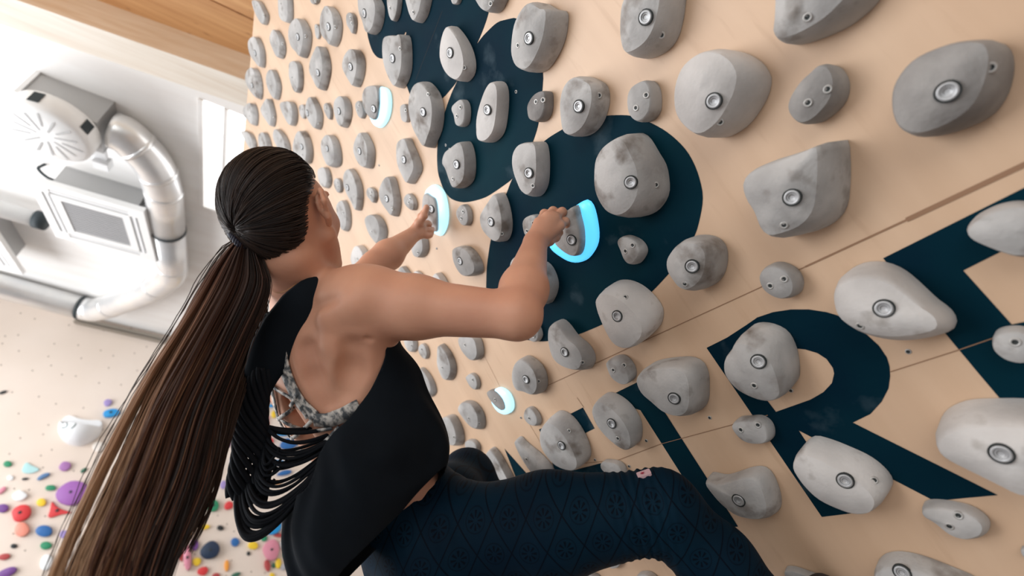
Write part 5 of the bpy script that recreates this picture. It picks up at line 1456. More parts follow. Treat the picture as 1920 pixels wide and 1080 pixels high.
    finger([kl[0], v3(0.2165,1.0777,2.8628), v3(0.2222,1.0769,2.8778), v3(0.2300,1.0754,2.8783)], 0.0100, 0.0076)
    finger([kl[1], v3(0.2330,1.0831,2.8450), v3(0.2418,1.0816,2.8501), v3(0.2483,1.0801,2.8478)], 0.0100, 0.0076)
    finger([kl[2], v3(0.2458,1.0815,2.8245), v3(0.2557,1.0824,2.8276), v3(0.2591,1.0809,2.8344)], 0.0100, 0.0075)
    finger([kl[3], v3(0.2485,1.0867,2.8089), v3(0.2560,1.0869,2.8144), v3(0.2595,1.0854,2.8212)], 0.0090, 0.0068)
    finger([WL + (kl[0] - WL) * 0.35, v3(0.2123,1.0615,2.8248), v3(0.2168,1.0377,2.8352), v3(0.2158,1.0194,2.8511)], 0.0140, 0.0088)
    return f


P_ALL = np.array([SR, SL, ER, WR, EL, WL, CN, HD, PEL, HR, HL, KR, AR, KL, AL])
lo_, hi_ = P_ALL.min(0) - 0.20, P_ALL.max(0) + 0.20
bf = body_field(0.0042, lo_, hi_)
V, F = bf.mesh()
V = smooth_v(V, F, 2)
base = tuple(PEL)
person = empty('person', base)
tag(person, 'woman with long brown ponytail, black tank top and navy leggings, hanging on the board', 'person')
bodyV, bodyF, bodyD = V, F, bf
# the hands are sampled four times finer and sewn on at the wrist
parts_ = []
keepv = np.full(len(V), 1.0)
for W_, E_, tipc in ((WR, ER, v3(0.4181,0.6518,2.5995)), (WL, EL, v3(0.2205,1.0708,2.8338))):
    fa = (W_ - E_) / np.linalg.norm(W_ - E_)
    c0_ = (W_ + tipc) / 2
    hf = body_field(0.0016, c0_ - 0.078, c0_ + 0.078)
    hv, hfc = hf.mesh()
    hv = smooth_v(hv, hfc, 2)
    sdist = (hv - (W_ - fa * 0.004)) @ fa
    inn_ = 0.0735 - np.max(np.abs(hv - c0_), axis=1)
    parts_.append(clip_mesh(hv, hfc, np.minimum(sdist, inn_)))
    sb = 0.003 - (V - (W_ - fa * 0.004)) @ fa
    near_ = np.max(np.abs(V - c0_), axis=1) < 0.0765
    keepv = np.minimum(keepv, np.where(near_, sb, 1.0))
parts_.insert(0, clip_mesh(V, F, keepv))
VV_, FF_ = [], []
for a_, b_ in parts_:
    k_ = len(VV_); VV_ += a_; FF_ += [tuple(i + k_ for i in q) for q in b_]
body = link('body', VV_, FF_, M_SKIN, person, True, base)
body_bv = BVHTree.FromPolygons([tuple(p) for p in V], [tuple(int(i) for i in q) for q in F])
for s in (-1, 1):
    pe = hpt(0.076, 0.031 * s, 0.014)
    bm = bmesh.new(); bmesh.ops.create_uvsphere(bm, u_segments=16, v_segments=10, radius=0.0115)
    me = bpy.data.meshes.new('eye'); bm.to_mesh(me); bm.free()
    me.materials.append(bpy.data.materials.get('eye_white') or mat('eye_white', (0.75, 0.73, 0.70), 0.2))
    eo = bpy.data.objects.new('eye', me); COL.objects.link(eo); eo.parent = person
    eo.location = Vector(pe) - Vector(base)


# ---- leggings
lf = body_field(0.0045, lo_, hi_, legs_only=True)
V, F = lf.mesh(0.0035)
V = smooth_v(V, F, 2)
wl_a, wl_b = v3(0.2972,0.9513,2.0898), v3(0.3373,0.9192,2.1236)
wn = np.cross(wl_b - wl_a, LFT * 0.6 + BCK * 0.2); wn = UPT - 0.0 * wn
ed = wl_b - wl_a; ed /= np.linalg.norm(ed)
wn = UPT - ed * (UPT @ ed); wn /= np.linalg.norm(wn)
val = -((V - wl_a) @ wn)
anR = (V - AR) @ ((AR - KR) / np.linalg.norm(AR - KR)); anL = (V - AL) @ ((AL - KL) / np.linalg.norm(AL - KL))
# knee cap fold lines: soft wrinkles behind the right knee
kd = (KR - HR) / np.linalg.norm(KR - HR)
sk = (V - KR) @ kd
near = np.exp(-((sk + 0.035) / 0.045) ** 2) * (np.linalg.norm(V - KR, axis=1) < 0.16)
nr_ = V - (HR + np.clip(((V - HR) @ kd), 0, 1)[:, None] * kd); nr_ /= np.linalg.norm(nr_, axis=1)[:, None] + 1e-9
V = V + nr_ * (near * 0.0022 * np.sin(sk * 420))[:, None]
hp = (V - HR) @ kd
nh = np.exp(-((hp - 0.02) / 0.05) ** 2)
V = V + nr_ * (nh * 0.0009 * np.sin(hp * 260 + (V @ UPT) * 60))[:, None]
V2, F2 = clip_mesh(V, F, np.minimum(val, 0.045 - np.maximum(anR * (np.linalg.norm(V - AR, axis=1) < 0.3), -1)))
leg = link('leggings', V2, F2, M_LEG, person, True, base)

leg_bv = BVHTree.FromPolygons(V2, F2)


def ribbon(bv, pts, wid, lift, m, name, parent, eye=None, closed=False, thick=0.0):
    """lay a ribbon on a surface: points given in space are pushed along the line of sight onto it"""
    VV, FF = [], []
    P, N = [], []
    for p in pts:
        p = Vector(p)
        d = (p - EYE).normalized()
        h, n, i, dd = bv.ray_cast(EYE, d)
        if h is None or (h - p).length > 0.30:
            P.append(None); N.append(None); continue
        if n.dot(d) > 0:
            n = -n
        P.append(h + n * lift); N.append(n)
    run = []
    def flush():
        if len(run) < 2:
            return
        b0 = len(VV)
        for j, (p, n) in enumerate(run):
            a = run[max(j - 1, 0)][0]; b = run[min(j + 1, len(run) - 1)][0]
            t = (b - a).normalized(); w = t.cross(n).normalized() * wid / 2
            VV.append(p + w); VV.append(p - w)
        for j in range(len(run) - 1):
            FF.append((b0 + 2 * j, b0 + 2 * j + 2, b0 + 2 * j + 3, b0 + 2 * j + 1))
    for p, n in zip(P, N):
        if p is None:
            flush(); run = []
        else:
            if run and (run[-1][0] - p).length > 0.05:
                flush(); run = []
            run.append((p, n))
    flush()
    return VV, FF


def seg(a, b, n=10):
    a = Vector(a); b = Vector(b)
    return [a.lerp(b, k / n) for k in range(n + 1)]


# small brand patch above the knee
pc, pn = body_bv, None
t0 = Vector(v3(0.5973,0.6529,2.1095)); dd = (t0 - EYE).normalized()
h, n, i, _ = leg_bv.ray_cast(EYE, dd)
if h is not None:
    ax_ = Vector(v3(0.9251,-0.3553,-0.1340)).normalized(); ax_ = (ax_ - n * ax_.dot(n)).normalized(); ay_ = n.cross(ax_)
    def rr(w_, h_, r, off):
        pts = []
        for cx, cy, a0 in ((w_ - r, h_ - r, 0), (-w_ + r, h_ - r, 90), (-w_ + r, -h_ + r, 180), (w_ - r, -h_ + r, 270)):
            for q in range(5):
                t = math.radians(a0 + q * 22.5)
                pts.append(h + n * off + ax_ * (cx + r * math.cos(t)) + ay_ * (cy + r * math.sin(t)))
        return pts
    A1 = rr(0.0125, 0.0085, 0.003, -0.001); A2 = rr(0.0125, 0.0085, 0.003, 0.0035)
    nn = len(A1)
    lp = link('logo_patch', A1 + A2, [(k, (k + 1) % nn, nn + (k + 1) % nn, nn + k) for k in range(nn)] + [tuple(range(nn, 2 * nn))], mat('patch_pale', (0.62, 0.42, 0.46), 0.5), leg, False, tuple(h))
    star = []
    for q in range(12):
        t = math.pi * q / 6; r = 0.0050 if q % 2 else 0.0022
        star.append(h + n * 0.0042 + ax_ * (r * math.cos(t) - 0.002) + ay_ * r * math.sin(t))
    link('patch_emblem', star, [tuple(range(12))], mat('patch_red', (0.35, 0.02, 0.06), 0.5), leg, False, tuple(h))

# ---- climbing shoes
for A_, tt in ((AR, TR_), (AL, TL_)):
    mn = np.minimum(A_, tt) - 0.1; mx = np.maximum(A_, tt) + 0.1
    sf = Field(mn, mx, 0.005)
    sf.cone(A_ + (tt - A_) * 0.05, tt, 0.043, 0.030, 0.02)
    sf.cone(A_ - (tt - A_) * 0.25, A_, 0.034, 0.040, 0.02)
    V, F = sf.mesh(); V = smooth_v(V, F, 2)
    link_fast('climbing_shoe', V, F, M_SHOE, person, True, base)


# ---- tank top
tf = Field(lo_, hi_, 0.005)
tf.ell(BEL, TAX, (0.124, 0.13, 0.090), 0.05)
tf.ell(RIB, TAX, (0.160, 0.185, 0.108), 0.05)
tf.ell(RIB + UPT * 0.07, TAX, (0.150, 0.12, 0.09), 0.04)
tf.cone(SR - UPT * 0.03 + LFT * 0.02, SL - UPT * 0.03, 0.056, 0.057, 0.05)
tf.cone(SR - UPT * 0.04 + BCK * 0.01, RIB - LFT * 0.075 - UPT * 0.07, 0.054, 0.048, 0.04)
tf.cone(SL - UPT * 0.04 + BCK * 0.01, RIB + LFT * 0.085 - UPT * 0.07, 0.055, 0.045, 0.04)
# loose cloth: right flank and the bag of fabric hanging away from the back
D1, D2, D3, D4 = v3(0.1866,0.8943,2.2542), v3(0.2426,0.9127,2.1405), v3(0.1769,0.9017,2.1267), v3(0.1658,0.9405,2.0119)
tf.cone(D1, D2, 0.060, 0.062, 0.05)
tf.cone(D3, D4, 0.105, 0.070, 0.06)
tf.cone(D2, D4, 0.062, 0.060, 0.06)
tf.cone(D4, v3(0.1642,0.9679,1.9416), 0.058, 0.028, 0.06)
tf.cone(v3(0.1200,0.9628,2.0301), v3(0.1507,0.9665,1.9522), 0.026, 0.024, 0.04)
V, F = tf.mesh(0.003)
V = smooth_v(V, F, 3)
# folds running down the cloth
gd = v3(-0.0005,0.0001,-1.0000)
low = 1 / (1 + np.exp(((V - RIB) @ UPT + 0.04) / 0.03))
across = np.cross(gd, BCK); across /= np.linalg.norm(across)
u_ = V @ across; g_ = V @ gd
cc_ = V.mean(0); rad_ = V - (BEL + ((V - BEL) @ gd)[:, None] * gd); rad_ /= np.linalg.norm(rad_, axis=1)[:, None] + 1e-9
V = V + rad_ * (low * (0.0055 * np.sin(u_ * 75 + g_ * 9) + 0.003 * np.sin(u_ * 150 - g_ * 14 + 1)))[:, None]
# hem
h1, h2 = v3(0.3159,0.8665,2.1181), v3(0.1903,0.9625,1.9318)
he = (h2 - h1) / np.linalg.norm(h2 - h1)
hn = np.cross(he, v3(0.5799,0.7133,0.3937)); hn /= np.linalg.norm(hn)
if hn @ UPT < 0:
    hn = -hn
v_hem = (V - h1) @ hn
# the deep open back, drawn on the cloth that faces the camera side
def from_eye(V):
    P = V - np.array(EYE)
    Rm = np.array(R)
    c = P @ Rm            # camera axes
    return c[:, 0] / c[:, 2], c[:, 1] / c[:, 2], c


def poly_dist(x, y, poly):
    """signed distance to a closed polygon, positive inside"""
    n = len(poly); ins = np.zeros(len(x), bool); dm = np.full(len(x), 1e9)
    for i in range(n):
        x0, y0 = poly[i]; x1, y1 = poly[(i + 1) % n]
        c = ((y0 > y) != (y1 > y)) & (x < (x1 - x0) * (y - y0) / (y1 - y0 + 1e-12) + x0)
        ins ^= c
        ex, ey = x1 - x0, y1 - y0
        t = np.clip(((x - x0) * ex + (y - y0) * ey) / (ex * ex + ey * ey), 0, 1)
        dm = np.minimum(dm, np.hypot(x - x0 - t * ex, y - y0 - t * ey))
    return np.where(ins, dm, -dm)


FPX = 894.961
OPEN = [(430, 440), (720, 440), (760, 560), (742, 628), (726, 644), (722, 672), (708, 705), (692, 735), (672, 762), (655, 785), (625, 812), (600, 850), (590, 885), (575, 915), (548, 935), (500, 960), (400, 960), (380, 700)]
OPEN = catmull(OPEN, 120).tolist()
OPEN = [((x - 960) / FPX, (y - 540) / FPX) for x, y in OPEN]
x_, y_, c_ = from_eye(V)
pd = poly_dist(x_, y_, OPEN)
front = (V - (RIB + SR * 0 )) @ BCK     # > 0 on the back half
v_open = np.where(front > -0.035, -pd, 0.02)
v_arm = np.minimum(np.linalg.norm(V - SR, axis=1) - 0.071, np.linalg.norm(V - (SR + (ER - SR) * 0.25), axis=1) - 0.070)
v_arm2 = np.linalg.norm(V - SL, axis=1) - 0.075
v_neck = np.linalg.norm(V - (CN + UPT * 0.02), axis=1) - 0.075
val = np.minimum.reduce([v_hem, v_open, v_arm, v_arm2, v_neck])
V2, F2 = clip_mesh(V, F, val)
top = link('tank_top', V2, F2, M_TOP, person, True, base)
sm = top.modifiers.new('cloth thickness', 'SOLIDIFY'); sm.thickness = 0.0018; sm.offset = 0
top_bv = BVHTree.FromPolygons(V2, F2)

# nape strap hanging free from the neck, twisted cords below
def strip(name, cen, wid, thick, m, parent, facing, n=40):
    C_ = catmull(cen, n, False); Wd = np.interp(np.linspace(0, 1, n), np.linspace(0, 1, len(wid)), wid)
    VV, FF = [], []
    K = 14
    for i in range(n):
        a = C_[max(i - 1, 0)]; b = C_[min(i + 1, n - 1)]
        t = (b - a) / np.linalg.norm(b - a)
        w = np.cross(t, facing); w /= np.linalg.norm(w)
        nn_ = np.cross(w, t)
        for k in range(K):
            an = 2 * math.pi * k / K
            VV.append(C_[i] + w * math.cos(an) * Wd[i] + nn_ * math.sin(an) * min(thick, Wd[i]))
    for i in range(n - 1):
        for k in range(K):
            FF.append((i * K + k, i * K + (k + 1) % K, (i + 1) * K + (k + 1) % K, (i + 1) * K + k))
    FF.append(tuple(reversed(range(K)))); FF.append(tuple(range((n - 1) * K, n * K)))
    return link(name, VV, FF, m, parent, True, base)


view = v3(0.0629,0.9028,0.4254)
strip('nape_strap', [v3(0.0326,0.8192,2.3994), v3(0.0081,0.7983,2.3754), v3(-0.0067,0.8086,2.3414), v3(-0.0167,0.8351,2.3042), v3(-0.0271,0.8639,2.2643), v3(-0.0331,0.8905,2.2244), v3(-0.0305,0.9164,2.1799)],
      [0.010, 0.022, 0.035, 0.041, 0.038, 0.028, 0.018], 0.008, M_TOP, top, view)
rgn = random.Random(5)
cords = []
for j in range(11):
    a0 = 2 * math.pi * j / 11
    pts = []
    cen = catmull([v3(-0.0327,0.8865,2.2330), v3(-0.0330,0.9089,2.1914), v3(-0.0254,0.9287,2.1515), v3(-0.0055,0.9475,2.1051), v3(0.0019,0.9667,2.0662), v3(0.0083,0.9811,2.0395)], 50, False)
    for i, c in enumerate(cen):
        t = i / 49
        r = 0.012 + 0.014 * math.sin(t * math.pi * 0.62)
        an = a0 + t * 7
        w = np.cross(gd, view); w /= np.linalg.norm(w)
        pts.append(c + w * r * math.cos(an) * 1.15 + view * r * 0.5 * math.sin(an))
    cords.append(tube(pts, 0.0052, 7))
# thin braid along the outer edge
pts = [v3(-0.0528,0.8539,2.3206), v3(-0.0567,0.8725,2.2988), v3(-0.0582,0.8925,2.2699), v3(-0.0495,0.9038,2.2353), v3(-0.0430,0.9196,2.1926), v3(-0.0317,0.9436,2.1449), v3(-0.0248,0.9637,2.1053), v3(-0.0189,0.9839,2.0660), v3(-0.0074,0.9916,2.0432), v3(0.0125,0.9901,2.0287)]
cen = catmull(pts, 90, False)
for j in range(3):
    P = []
    for i, c in enumerate(cen):
        an = i * 0.55 + j * 2.09
        w = np.cross(gd, view); w /= np.linalg.norm(w)
        P.append(c + w * 0.0042 * math.cos(an) + view * 0.0042 * math.sin(an))
    cords.append(tube(P, 0.0048, 7))
# loops of the fringe: hang from the rope, swing across to the open edge of the top
A_l = catmull([v3(0.0056,0.9124,2.1440), v3(0.0082,0.9250,2.1204), v3(0.0037,0.9426,2.0967), v3(-0.0022,0.9579,2.0769), v3(-0.0078,0.9701,2.0610), v3(-0.0087,0.9809,2.0456)], 40, False)
B_l = catmull([v3(0.1390,0.9079,2.1874), v3(0.1223,0.9051,2.1576), v3(0.1092,0.9019,2.1260), v3(0.1022,0.8978,2.0951), v3(0.0949,0.8988,2.0683), v3(0.0881,0.9146,2.0432)], 40, False)
NL = 30
for j in range(NL):
    t = (j + rgn.uniform(-0.3, 0.3)) / (NL - 1); t = min(max(t, 0), 1)
    ta = min(max(t + rgn.uniform(-0.12, 0.12), 0), 1)
    a = A_l[int(ta * 39)]; b = B_l[int(t * 39)]
    sag = 0.006 + 0.055 * t + rgn.uniform(-0.004, 0.012)
    off = rgn.uniform(-0.012, 0.012)
    P = []
    for k in range(25):
        q = k / 24
        s_ = 4 * q * (1 - q) * (1 + 0.5 * (0.5 - q))
        P.append(a * (1 - q) + b * q + gd * sag * s_ + view * off * math.sin(q * math.pi))
    cords.append(tube(P, 0.0024 + 0.0008 * rgn.random(), 6))
for j in range(7):                                             # short hanging loops on the left, outer edge
    a = v3(-0.0126,0.9726,2.0607) + v3(rgn.uniform(-.004, .004), 0, rgn.uniform(-.004, .02)); b = B_l[int(39 - j)]
    P = []
    for k in range(25):
        q = k / 24
        s_ = 4 * q * (1 - q) * (1 + 0.6 * (0.5 - q))
        P.append(a * (1 - q) + b * q + gd * (0.052 + 0.006 * j) * s_)
    cords.append(tube(P, 0.0042, 6))
for j in range(12):                                             # small loops between the upper strands
    a = A_l[rgn.randrange(5, 36)]; b = a + v3(0.9151,-0.3966,-0.0733) * rgn.uniform(0.02, 0.05)
    P = [a * (1 - k / 12) + b * k / 12 + gd * 0.03 * 4 * (k / 12) * (1 - k / 12) for k in range(13)]
    cords.append(tube(P, 0.0024, 6))
VV, FF = merge(cords)
fr = link('fringe', VV, FF, M_ROPE, top, True, base)
fr['kind'] = 'stuff'
fr['label'] = 'black macrame cords and looping fringe'

# ---- lace sports bra: edge band, hem band and crossing straps laid on the back
bra_v, bra_f = [], []
def addb(pts, wid, lift=0.004):
    P = catmull(pts, 30, False)
    # walk the polyline at the depth of the back
    r = ribbon(body_bv, [Vector(p) for p in P], wid, lift, None, '', None)
    b = len(bra_v)
    bra_v.extend(r[0]); bra_f.extend([tuple(i + b for i in q) for q in r[1]])
#   drawn as points on a plane through the ribs
addb([v3(-0.0189,0.9101,2.3136), v3(-0.0093,0.9307,2.2803), v3(0.0147,0.9462,2.2444), v3(0.0455,0.9554,2.2123), v3(0.0788,0.9556,2.1905)], 0.026)
addb([v3(0.0765,0.9594,2.1870), v3(0.0992,0.9485,2.1865), v3(0.1189,0.9327,2.1944), v3(0.1444,0.9075,2.2111)], 0.026)
addb([v3(-0.0267,0.9426,2.2759), v3(-0.0217,0.9580,2.2525), v3(-0.0024,0.9734,2.2197), v3(0.0210,0.9898,2.1830), v3(0.0503,0.9967,2.1550), v3(0.0718,1.0045,2.1309)], 0.010)
addb([v3(-0.0097,0.9657,2.2346), v3(0.0129,0.9620,2.2248), v3(0.0402,0.9583,2.2120), v3(0.0670,0.9632,2.1881)], 0.006, 0.005)
addb([v3(0.0199,0.9898,2.1838), v3(0.0326,0.9688,2.2031), v3(0.0368,0.9492,2.2262)], 0.007, 0.0055)
addb([v3(0.0210,0.9879,2.1855), v3(0.0504,0.9837,2.1720), v3(0.0743,0.9747,2.1682), v3(0.1123,0.9505,2.1754)], 0.006, 0.005)
addb([v3(0.0521,0.9957,2.1551), v3(0.0681,0.9742,2.1730), v3(0.0753,0.9613,2.1852)], 0.007, 0.0055)
addb([v3(-0.0146,0.9542,2.2529), v3(-0.0035,0.9418,2.2620), v3(0.0090,0.9428,2.2525)], 0.006, 0.005)
addb([v3(0.0688,1.0035,2.1341), v3(0.1018,0.9806,2.1427), v3(0.1256,0.9433,2.1762)], 0.012)
bra = link('sports_bra', bra_v, bra_f, M_BRA, person, True, base)
sm = bra.modifiers.new('lace thickness', 'SOLIDIFY'); sm.thickness = 0.0025; sm.offset = 0
# necklace
r = ribbon(body_bv, [Vector(p) for p in catmull([v3(-0.0729,0.9104,2.4013), v3(-0.0594,0.9085,2.3951), v3(-0.0445,0.8972,2.4003), v3(-0.0321,0.8819,2.4123)], 20, False)], 0.0016, 0.0015, None, '', None)
if r[1]:
    link('necklace', r[0], r[1], M_GOLD, person, True, base)

# ---- hair
def hair_tubes(name, strands, rads, cols, parent, m, K=4):
    """strands (n, s, 3); one mesh with a colour per vertex"""
    n, s, _ = strands.shape
    t = np.gradient(strands, axis=1)
    t /= np.linalg.norm(t, axis=2, keepdims=True) + 1e-12
    ref = np.array([0.31, 0.57, 0.76])
    a = np.cross(t, ref); a /= np.linalg.norm(a, axis=2, keepdims=True) + 1e-12
    b = np.cross(t, a)
    V = []
    for k in range(K):
        an = 2 * math.pi * k / K
        V.append(strands + (a * math.cos(an) + b * math.sin(an)) * rads[..., None])
    V = np.stack(V, 2)                    # n s K 3
    idx = np.arange(n * s * K).reshape(n, s, K)
    F = np.stack([idx[:, :-1], np.roll(idx, -1, 2)[:, :-1], np.roll(idx, -1, 2)[:, 1:], idx[:, 1:]], -1).reshape(-1, 4)
    o = link_fast(name, V.reshape(-1, 3), F, m, parent, True, base)
    at = o.data.color_attributes.new('strand_colour', 'FLOAT_COLOR', 'POINT')
    c = np.repeat(cols.reshape(n * s, 3), K, 0)
    c = np.hstack([c, np.ones((len(c), 1))]).astype(np.float32)
    at.data.foreach_set('color', c.ravel())
    return o


nt = M_HAIR.node_tree
ca2 = nd(M_HAIR, 'ShaderNodeVertexColor', layer_name='strand_colour')
nt.links.new(ca2.outputs['Color'], nt.nodes['Principled BSDF'].inputs['Base Color'])
rgh = np.random.default_rng(11)
TIE = v3(-0.1270,0.7726,2.4082)
# cap
def cap_point(d, off):
    """point on the hair cap for a unit direction in head axes"""
    rad = np.array([0.094, 0.074, 0.092]) + off
    q = d * rad
    return HD + HF * (q[..., 0:1] - 0.012) + HRT * q[..., 1:2] + HUP * (q[..., 2:3] + 0.018)


tie_l = np.array([(TIE - HD) @ HF, (TIE - HD) @ HRT, (TIE - HD) @ HUP]); tie_d = tie_l / np.linalg.norm(tie_l)
# solid scalp shell beneath the strands
nu, nv_ = 60, 40
VV, FF = [], []
th_ = np.linspace(0, 2 * math.pi, nu, endpoint=False)
axx = tie_d; e1 = np.cross(axx, [0, 0, 1.0]); e1 /= np.linalg.norm(e1); e2 = np.cross(axx, e1)


def hair_reach(d):
    """positive inside the hair region of the scalp (head axes direction)"""
    a, b, c = d[..., 0], d[..., 1], d[..., 2]
    line = 0.10 + 1.05 * np.clip(c - 0.05, 0, 1) - 0.1 * np.abs(b)
    line = np.where(c < 0, -0.33 + c * 0.05, line - 0.35 * (1 - np.clip(c / 0.35, 0, 1)))
    return np.minimum(line - a, c + 0.94 + 0.35 * np.clip(a + 0.5, 0, 1))


edge = []
for t in th_:
    w_ = e1 * math.cos(t) + e2 * math.sin(t)
    lo2, hi2 = 0.05, 2.9
    for k in range(40):                       # furthest angle still in hair
        m_ = 0.05 + (2.9 - 0.05) * k / 39
        dq = axx * math.cos(m_) + w_ * math.sin(m_)
        if hair_reach(dq) > 0:
            lo2 = m_
        else:
            break
    edge.append(lo2)
edge = np.array(edge)
edge = np.convolve(np.r_[edge[-2:], edge, edge[:2]], np.ones(5) / 5, 'valid')
for j in range(nv_):
    q = j / (nv_ - 1)
    for i, t in enumerate(th_):
        w_ = e1 * math.cos(t) + e2 * math.sin(t)
        a_ = 0.02 + (edge[i] - 0.02) * q
        dq = axx * math.cos(a_) + w_ * math.sin(a_)
        VV.append(cap_point(dq, 0.013 * (1 - q ** 6) - 0.001))
for j in range(nv_ - 1):
    for i in range(nu):
        FF.append((j * nu + i, (j + 1) * nu + i, (j + 1) * nu + (i + 1) % nu, j * nu + (i + 1) % nu))
M_SCALP = mat('hair_base', (0.012, 0.010, 0.010), 0.5)
hair = link('hair', [tuple(p) for p in VV], FF, M_SCALP, person, True, base)
ns, sg = 2600, 18
ti = rgh.uniform(0, 2 * math.pi, ns)
ei = np.interp(ti, np.r_[th_, 2 * math.pi], np.r_[edge, edge[:1]])
start = ei * (1 - rgh.random(ns) ** 2.2 * 0.85)
q = np.linspace(0, 1, sg)
an = start[:, None] * (1 - q)[None, :] ** 0.9 + 0.03 * q
tw = ti[:, None] + rgh.normal(0, 0.03, (ns, 1)) * q + 0.0
w_ = e1[None, None] * np.cos(tw)[..., None] + e2[None, None] * np.sin(tw)[..., None]
dq = axx[None, None] * np.cos(an)[..., None] + w_ * np.sin(an)[..., None]
off = (0.013 + rgh.uniform(0, 0.006, (ns, 1))) * np.ones((1, sg))
off = off * (0.35 + 0.65 * np.minimum(1, q * 5))[None]
st = cap_point(dq, off[..., None])
endp = TIE + rgh.normal(0, 0.004, (ns, 3))
bl = np.clip((q - 0.80) / 0.20, 0, 1)[None, :, None] ** 1.5
st = st * (1 - bl) + endp[:, None] * bl
dark = np.array([0.014, 0.011, 0.011]); mid_ = np.array([0.050, 0.028, 0.019])
mixv = np.clip(rgh.normal(0.25, 0.3, (ns, 1)), 0, 1)
cols = (dark * (1 - mixv) + mid_ * mixv)[:, None] * np.ones((1, sg, 1))
hair_tubes('scalp_strands', st, np.full((ns, sg), 0.00075), cols, hair, M_HAIR, 4)
# tie
V, F = [], []
tn = v3(-0.5606,0.4638,-0.6860)
tr_ = np.cross(tn, [0, 0, 1.0]); tr_ /= np.linalg.norm(tr_); ts_ = np.cross(tn, tr_)
tor = []
for j in range(3):
    P = []
    for k in range(49):
        t = 2 * math.pi * k / 48
        P.append(TIE + (tr_ * math.cos(t) + ts_ * math.sin(t)) * (0.0180 + 0.002 * math.sin(9 * t + j * 2)) + tn * (0.016 + 0.003 * math.cos(9 * t + j * 2.1)))
    tor.append(tube(P, 0.0026, 6))
VV, FF = merge(tor)
link('hair_tie', VV, FF, mat('hair_tie', (0.01, 0.012, 0.03), 0.5), hair, True, base)
# ponytail
Lc = np.array([v3(-0.1312,0.7778,2.4041), v3(-0.1477,0.7885,2.3882), v3(-0.1585,0.8083,2.3427), v3(-0.1670,0.8295,2.2583), v3(-0.1808,0.8533,2.1386), v3(-0.1790,0.8517,2.0332), v3(-0.1721,0.8478,1.9274), v3(-0.1610,0.8431,1.8643)])
Rc = np.array([v3(-0.1154,0.7742,2.4038), v3(-0.0897,0.7882,2.3776), v3(-0.0661,0.7973,2.3327), v3(-0.0673,0.8278,2.2490), v3(-0.0680,0.8436,2.1401), v3(-0.0542,0.8367,2.0427), v3(-0.0548,0.8368,1.9366), v3(-0.0507,0.8378,1.8794)])
sgp = 40
Lc = catmull(Lc, sgp, False); Rc = catmull(Rc, sgp, False)
npn = 5200
al = rgh.beta(1.15, 1.05, npn)
dz = rgh.normal(0, 1, npn)
q = np.linspace(0, 1, sgp)
wv = (al[:, None] + 0.035 * np.sin(q[None] * rgh.uniform(3, 9, (npn, 1)) + rgh.uniform(0, 6.3, (npn, 1))) * q[None])
cc0 = np.sort(rgh.random(30)); ci = np.argmin(np.abs(cc0[None] - (al + rgh.normal(0, 0.02, npn))[:, None]), 1)
clump = cc0[ci]
cstr = rgh.uniform(0.35, 0.95, 30)[ci]
cwv = 0.05 * np.sin(q[None] * rgh.uniform(3, 8, 30)[ci][:, None] + rgh.uniform(0, 6.3, 30)[ci][:, None]) * (q ** 1.4)[None]
wv = wv + cwv + (clump - al)[:, None] * cstr[:, None] * np.clip(q * 1.6 - 0.3, 0, 1)[None]
fz = np.cumsum(rgh.normal(0, 0.0022, (npn, sgp)), 1) * (rgh.random((npn, 1)) < 0.25)
wv = wv + fz
st = Lc[None] * (1 - wv[..., None]) + Rc[None] * wv[..., None]
dz = dz * 0.6 + rgh.normal(0, 0.8, 30)[ci]
thick = 0.006 + 0.020 * np.sin(np.clip(q * 1.1, 0, 1) * math.pi) ** 0.7 * 1.0 + 0.008 * q
st = st + view[None, None] * (dz[:, None] * thick[None] * np.sqrt(np.clip(1 - (2 * al[:, None] - 1) ** 2, 0.06, 1)) * 0.75)[..., None]
lay = np.clip(q * 8, 0, 1)
st = TIE[None, None] + (st - TIE[None, None]) * (0.55 + 0.45 * lay)[None, :, None]
ln = np.where(rgh.random(npn) < 0.62, 1.0, rgh.uniform(0.66, 1.0, npn))
qi = q[None] * ln[:, None] * (sgp - 1)
i0 = np.clip(np.floor(qi).astype(int), 0, sgp - 2); fr_ = (qi - i0)[..., None]
ar_ = np.arange(npn)[:, None]
st = st[ar_, i0] * (1 - fr_) + st[ar_, i0 + 1] * fr_
c0 = np.array([0.016, 0.010, 0.009]); c1 = np.array([0.21, 0.080, 0.040]); c2 = np.array([0.52, 0.33, 0.20])
hue = np.clip(1.05 - al * 1.45 + rgh.normal(0, 0.15, npn) + rgh.normal(0, 0.18, 30)[ci], 0, 1)
hue = np.where(rgh.random(npn) < 0.10, np.clip(hue + 0.35, 0, 1), hue)
k1 = np.clip(hue[:, None] * (0.15 + 1.35 * q[None] ** 0.7), 0, 1)
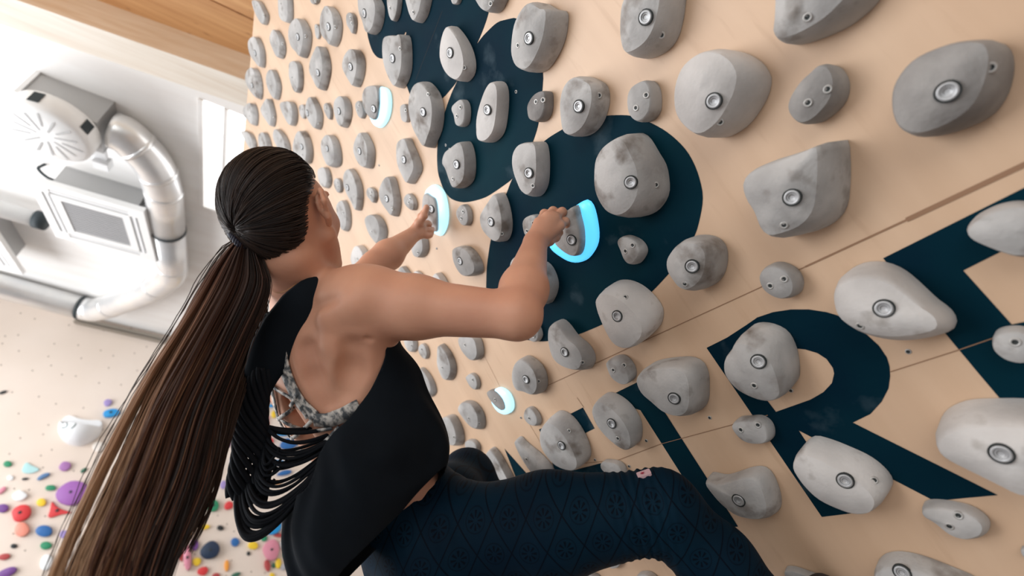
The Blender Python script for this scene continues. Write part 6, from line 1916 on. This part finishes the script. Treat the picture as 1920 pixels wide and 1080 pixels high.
cols = c0 * (1 - k1[..., None]) + c1 * k1[..., None]
k2 = np.clip((hue[:, None] - 0.40) * 2.4, 0, 1) * np.clip(q[None] * 1.5 - 0.25, 0, 1)
cols = cols * (1 - k2[..., None]) + c2 * k2[..., None]
rad = np.full((npn, sgp), 0.00085) * (1.0 - 0.55 * q[None] ** 3) * rgh.uniform(0.7, 1.2, (npn, 1))
hair_tubes('ponytail', st, rad, cols, hair, M_HAIR, 4)
# loose wisps falling beside the ponytail
wis = []
for g1 in rgh.random(13):
    o1 = rgh.normal(0, 0.008, 3); f1 = rgh.uniform(3, 8); p1 = rgh.uniform(0, 6)
    a = catmull([v3(-0.0992,0.8752,2.4203), v3(-0.0658,0.8867,2.3481), v3(-0.0604,0.8992,2.2306), v3(-0.0624,0.9038,2.1550), v3(-0.0460,0.9171,2.0915), v3(-0.0426,0.9290,2.0293), v3(-0.0546,0.9411,1.9768)], sgp, False)
    b = catmull([v3(-0.1036,0.8776,2.4200), v3(-0.0744,0.8925,2.3195), v3(-0.0746,0.9023,2.2181), v3(-0.0666,0.9006,2.1265), v3(-0.0685,0.8985,2.0595), v3(-0.0674,0.9026,2.0002), v3(-0.0703,0.9020,1.9321)], sgp, False)
    for k in range(rgh.integers(8, 34)):
        wis.append(a * (1 - g1) + b * g1 + (o1 + rgh.normal(0, 0.0016, 3)) * q[:, None] + v3(0.8798,-0.4728,0.0495) * 0.010 * np.sin(q * f1 + p1)[:, None] * q[:, None] + np.cumsum(rgh.normal(0, 0.0004, (sgp, 3)), 0))
for k in range(46):                                        # fly-away hairs on the outer edge
    g1 = rgh.uniform(-0.10, 1.08)
    wis.append(Lc * (1 - g1) + Rc * g1 + np.cumsum(rgh.normal(0, 0.0007, (sgp, 3)), 0))
wis = np.array(wis)
hair_tubes('loose_strands', wis, np.full(wis.shape[:2], 0.0008) * (1 - 0.5 * q[None] ** 2), np.ones((*wis.shape[:2], 1)) * np.array([0.045, 0.026, 0.018]), hair, M_HAIR, 4)
